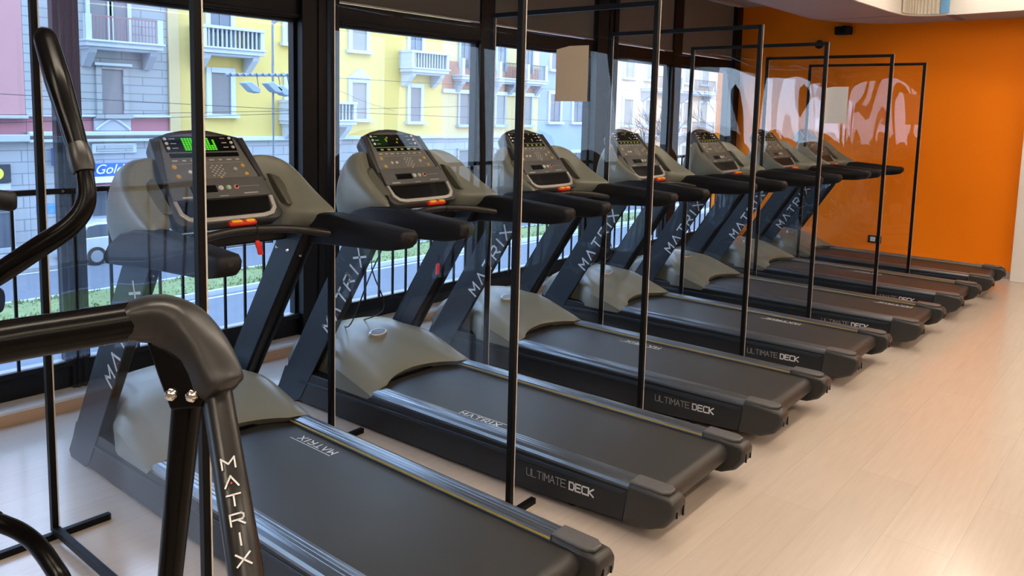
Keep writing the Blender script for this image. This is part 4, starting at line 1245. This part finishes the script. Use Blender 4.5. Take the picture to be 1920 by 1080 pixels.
# further houses down the street
b = facade('blue_grey_building', 38.4, 47.0, TOP, 'pale blue grey building seen through the third window', [(G, TOP, M['slate_b'])])
for yy in (39.6, 42.2, 44.8):
    for zz in (-2.9, 1.0, 4.4):
        fwin(b, yy, yy + 1.1, zz, zz + 1.8, None, M['plaster'], 0.2)
b = facade('peach_building', 47.0, 64.0, 16, 'peach apartment block down the street, coloured as if sunlit', [(G, 16, M['peach'])])
for yy in (48.5, 51.5, 54.5, 57.5, 60.5):
    for zz in (-2.8, 0.8, 4.3):
        fwin(b, yy, yy + 1.2, zz, zz + 1.9, M['shutter2'], M['plaster'], 0.25)
for yy in (50.8, 56.8): balcony(b, yy, yy + 4.5, 3.6, 1.2, M['iron']); balcony(b, yy, yy + 4.5, 0.2, 1.2, M['iron'])
b = facade('cream_building', 64.0, 118.0, 18, 'long cream apartment block at the far end of the street, coloured as if sunlit', [(G, 18, M['cream_b'])])
for k in range(9):
    for zz in (-2.5, 1.0, 4.5, 8.0):
        yy = 66 + 5.6 * k
        fwin(b, yy, yy + 2.2, zz, zz + 1.9, M['shutter2'], M['plaster'], 0.3)
        obj('slab_edge', on_f(b, [(0, 0.9, yy - 1.0, yy + 3.2, zz - 0.5, zz - 0.3)]), M['plaster'], b)

# parked cars
def car(y0, length, col, label, hatch=True, height=1.5):
    x0 = -25.2
    c = empty('parked_car', (x0, y0, G), 0, label, 'car', None)
    pm = mat('car_paint', col, 0.25, metal=0.3, noise=0.04, coat=0.6)
    Lh = length
    body = [(0.0, 0.35), (0.0, 0.85), (0.12, 0.98), (0.25 * Lh, 1.0), (Lh - 1.0, 0.95), (Lh - 0.1, 0.72), (Lh, 0.55), (Lh, 0.3), (Lh - 0.4, 0.22), (0.3, 0.22)]
    bm = bmesh.new()
    prism(bm, [(p[0], p[1]) for p in body], 0.0, -1.7, 'yz')
    bd = obj('body', bm, pm, c, bevel=0.06, seg=3)
    cab = [(0.10, 0.96), (0.45, height - 0.08), (0.8, height), (Lh * 0.55, height - 0.02), (Lh - 1.15, 0.95)]
    bm = bmesh.new()
    rings = []
    for (x, ins) in ((-0.05, 0.05), (-0.18, 0.0), (-1.52, 0.0), (-1.65, 0.05)):
        rings.append([(x, p[0], p[1] - (ins if p[1] > 1 else 0)) for p in cab])
    loft(bm, rings); obj('roof', bm, pm, c, bevel=0.04)
    bm = bmesh.new()
    prism(bm, [(0.30, 1.0), (0.55, height - 0.14), (0.85, height - 0.10), (Lh * 0.53, height - 0.12), (Lh - 1.45, 1.0)], 0.0, -0.10, 'yz')
    obj('side_glass', bm, M['pane'], c)
    for yy in (0.75, Lh - 0.85):
        bm = bmesh.new(); disc(bm, (0.04, yy, 0.32), (-1, 0, 0), 0.32, 0.2, 22); wh = obj('wheel', bm, M['roller'], c, smooth=40)
        bm = bmesh.new(); disc(bm, (0.05, yy, 0.32), (-1, 0, 0), 0.21, 0.03, 18)
        for k in range(5):
            a = 2 * PI * k / 5; disc(bm, (0.055, yy + 0.12 * math.cos(a), 0.32 + 0.12 * math.sin(a)), (-1, 0, 0), 0.05, 0.02, 8)
        obj('hubcap', bm, M['galv'], wh)
        bm = bmesh.new(); disc(bm, (-1.5, yy, 0.32), (-1, 0, 0), 0.32, 0.2, 18); obj('wheel', bm, M['roller'], c, smooth=40)
    obj('bumper', B((-1.6, 0.0, -0.06, 0.05, 0.28, 0.5), (-1.6, 0.0, Lh - 0.05, Lh + 0.06, 0.25, 0.45)), pm, c, bevel=0.03)
    bm = B((-0.35, -0.02, -0.02, 0.05, 0.72, 0.9)); obj('tail_light', bm, M['clip_red'], c, bevel=0.02)
    return c
car(8.8, 3.9, (0.62, 0.66, 0.70), 'silver hatchback parked across the street behind the nearest treadmill')
car(13.25, 4.3, (0.10, 0.16, 0.24), 'dark blue car parked behind the silver hatchback, its wheels seen under the pulse bar')
car(18.4, 4.2, (0.30, 0.33, 0.36), 'grey car parked across the street, third along')
car(23.4, 4.2, (0.08, 0.30, 0.34), 'teal car parked across the street, fourth along')
car(28.6, 4.4, (0.55, 0.07, 0.07), 'red car parked across the street, fifth along')

# street lamp
t = empty('street_lamp', (-17.2, 11.35, G), 0, 'tall thin street lamp with a curved arm in front of the yellow house', 'street lamp')
bm = bmesh.new(); tube(bm, [(0, 0, 0), (0, 0, 4), (0, 0.0, 7.75), (0, 0.05, 7.95), (0, 0.2, 8.06), (0, 0.55, 8.10)], 0.035, 8, smooth=3); obj('pole', bm, M['galv'], t, smooth=60)
obj('lamp_head', B((-0.08, 0.08, 0.40, 0.85, 8.06, 8.15)), M['flood'], t, bevel=0.03)
obj('foot_plate', B((-0.15, 0.15, -0.15, 0.15, 0, 0.3)), M['galv'], t)
# horizontal mast with floodlights
t = empty('floodlight_bracket', (-17.0, 9.75, 2.42), math.radians(0), 'grey horizontal bracket carrying floodlights above the street', 'floodlight mast')
bm = bmesh.new(); tube(bm, [(0, 0, 0), (0, 2.9, 0.13)], 0.045, 8)
for k in range(12): tube(bm, [(0.06, 0.1 + 0.2 * k, 0.06 + 0.008 * k), (0.06, 0.2 + 0.2 * k, -0.04 + 0.008 * k)], 0.018, 5)
obj('boom', bm, M['galv'], t)
for (y, z) in ((0.75, -0.30), (1.45, -0.28), (1.75, -0.36)):
    bm = bmesh.new(); prism(bm, [(y - 0.28, z + 0.10), (y - 0.05, z + 0.16), (y + 0.26, z - 0.05), (y + 0.20, z - 0.17), (y - 0.02, z - 0.14)], -0.16, 0.16, 'yz')
    fl = obj('floodlight', bm, M['flood'], t, bevel=0.03)
    bm = bmesh.new(); tube(bm, [(0.0, y + 0.2, 0.06), (0.0, y + 0.28, z - 0.15), (0, y + 0.10, z - 0.16)], 0.02, 6); obj('yoke', bm, M['galv'], fl)
bm = bmesh.new(); tube(bm, [(0, 2.6, -6.42), (0, 2.6, 0.14)], 0.07, 8); obj('pole', bm, M['galv'], t)
# overhead cables
cl = [((-16.75, -6, 0.95), (-16.75, 11.9, 1.42), 'lowest overhead cable crossing in front of the stone and yellow houses'),
      ((-17.4, -6, 1.10), (-17.4, 20, 1.78), 'middle overhead cable crossing in front of the yellow house'),
      ((-17, 12.46, 2.50), (-28.95, 26.2, 1.5), 'overhead cable sloping down in front of the yellow house'),
      ((-16.3, -6, 2.05), (-16.3, 30, 1.2), 'long sagging overhead cable in front of the houses'),
      ((-17, 12.5, 2.5), (-28.95, 50, 3.4), 'overhead cable running towards the far end of the street')]
for a, c, lb in cl:
    bm = bmesh.new()
    mid = ((a[0] + c[0]) / 2, (a[1] + c[1]) / 2, (a[2] + c[2]) / 2 - 0.12)
    tube(bm, [a, mid, c], 0.007, 5, smooth=6)
    tag(obj('overhead_cable', bm, M['cable'], smooth=60), lb, 'cable', 'cables above the street')
# bare trees on the divider
def tree(x, y, hgt, seed, label, group='bare trees along the road divider'):
    rnd = random.Random(seed)
    t = empty('bare_tree', (x, y, G + 0.1), 0, label, 'tree', group)
    bm = bmesh.new(); tube(bm, [(0, 0, 0), (0.05, 0.03, hgt * 0.35), (0.0, 0.1, hgt * 0.6)], [0.16, 0.12, 0.09], 8, smooth=3); obj('trunk', bm, M['bark'], t, smooth=60)
    bm = bmesh.new()
    def br(p, d, L, r, n):
        q = p + d * L
        tube(bm, [tuple(p), tuple(p + d * L * 0.5 + Vector((rnd.uniform(-.05, .05) * L,) * 3)), tuple(q)], [r, r * 0.8, r * 0.6], 4, caps=False)
        if n:
            for _ in range(3):
                nd = (d + Vector((rnd.uniform(-.7, .7), rnd.uniform(-.7, .7), rnd.uniform(-.2, .5)))).normalized()
                br(p + d * L * rnd.uniform(0.5, 1.0), nd, L * rnd.uniform(0.6, 0.8), r * 0.6, n - 1)
    for _ in range(5):
        d = Vector((rnd.uniform(-.8, .8), rnd.uniform(-.8, .8), rnd.uniform(0.3, 1.0))).normalized()
        br(Vector((0, 0.08, hgt * rnd.uniform(0.35, 0.6))), d, hgt * 0.26, 0.05, 4)
    obj('branches', bm, M['bark'], t, recalc=False)
tree(-19.6, 39.5, 6.5, 1, 'bare tree on the divider right of the yellow house, nearest of the row')
tree(-19.4, 46.0, 7.5, 2, 'bare tree on the divider seen through the fourth window, second of the row')
tree(-19.7, 52.0, 8.0, 3, 'bare tree on the divider seen through the fourth window, third of the row')
tree(-19.5, 60.0, 8.5, 4, 'bare tree far down the divider, last of the row')

# sheets on the screens, placed from their own position on the clear panes
paper('paper_sheet', 0.508, 0.724, 1.602, 1.925, PYS[5] - 0.016, M['paper_white'], 'white paper sheet with a curled corner taped to a clear screen near the orange wall', 0.12)
paper('paper_sheet', 0.372, 0.585, 1.70, 1.995, PYS[2] - 0.008, M['paper_beige'], 'beige paper sheet taped to the clear screen before the third treadmill', 0.0)
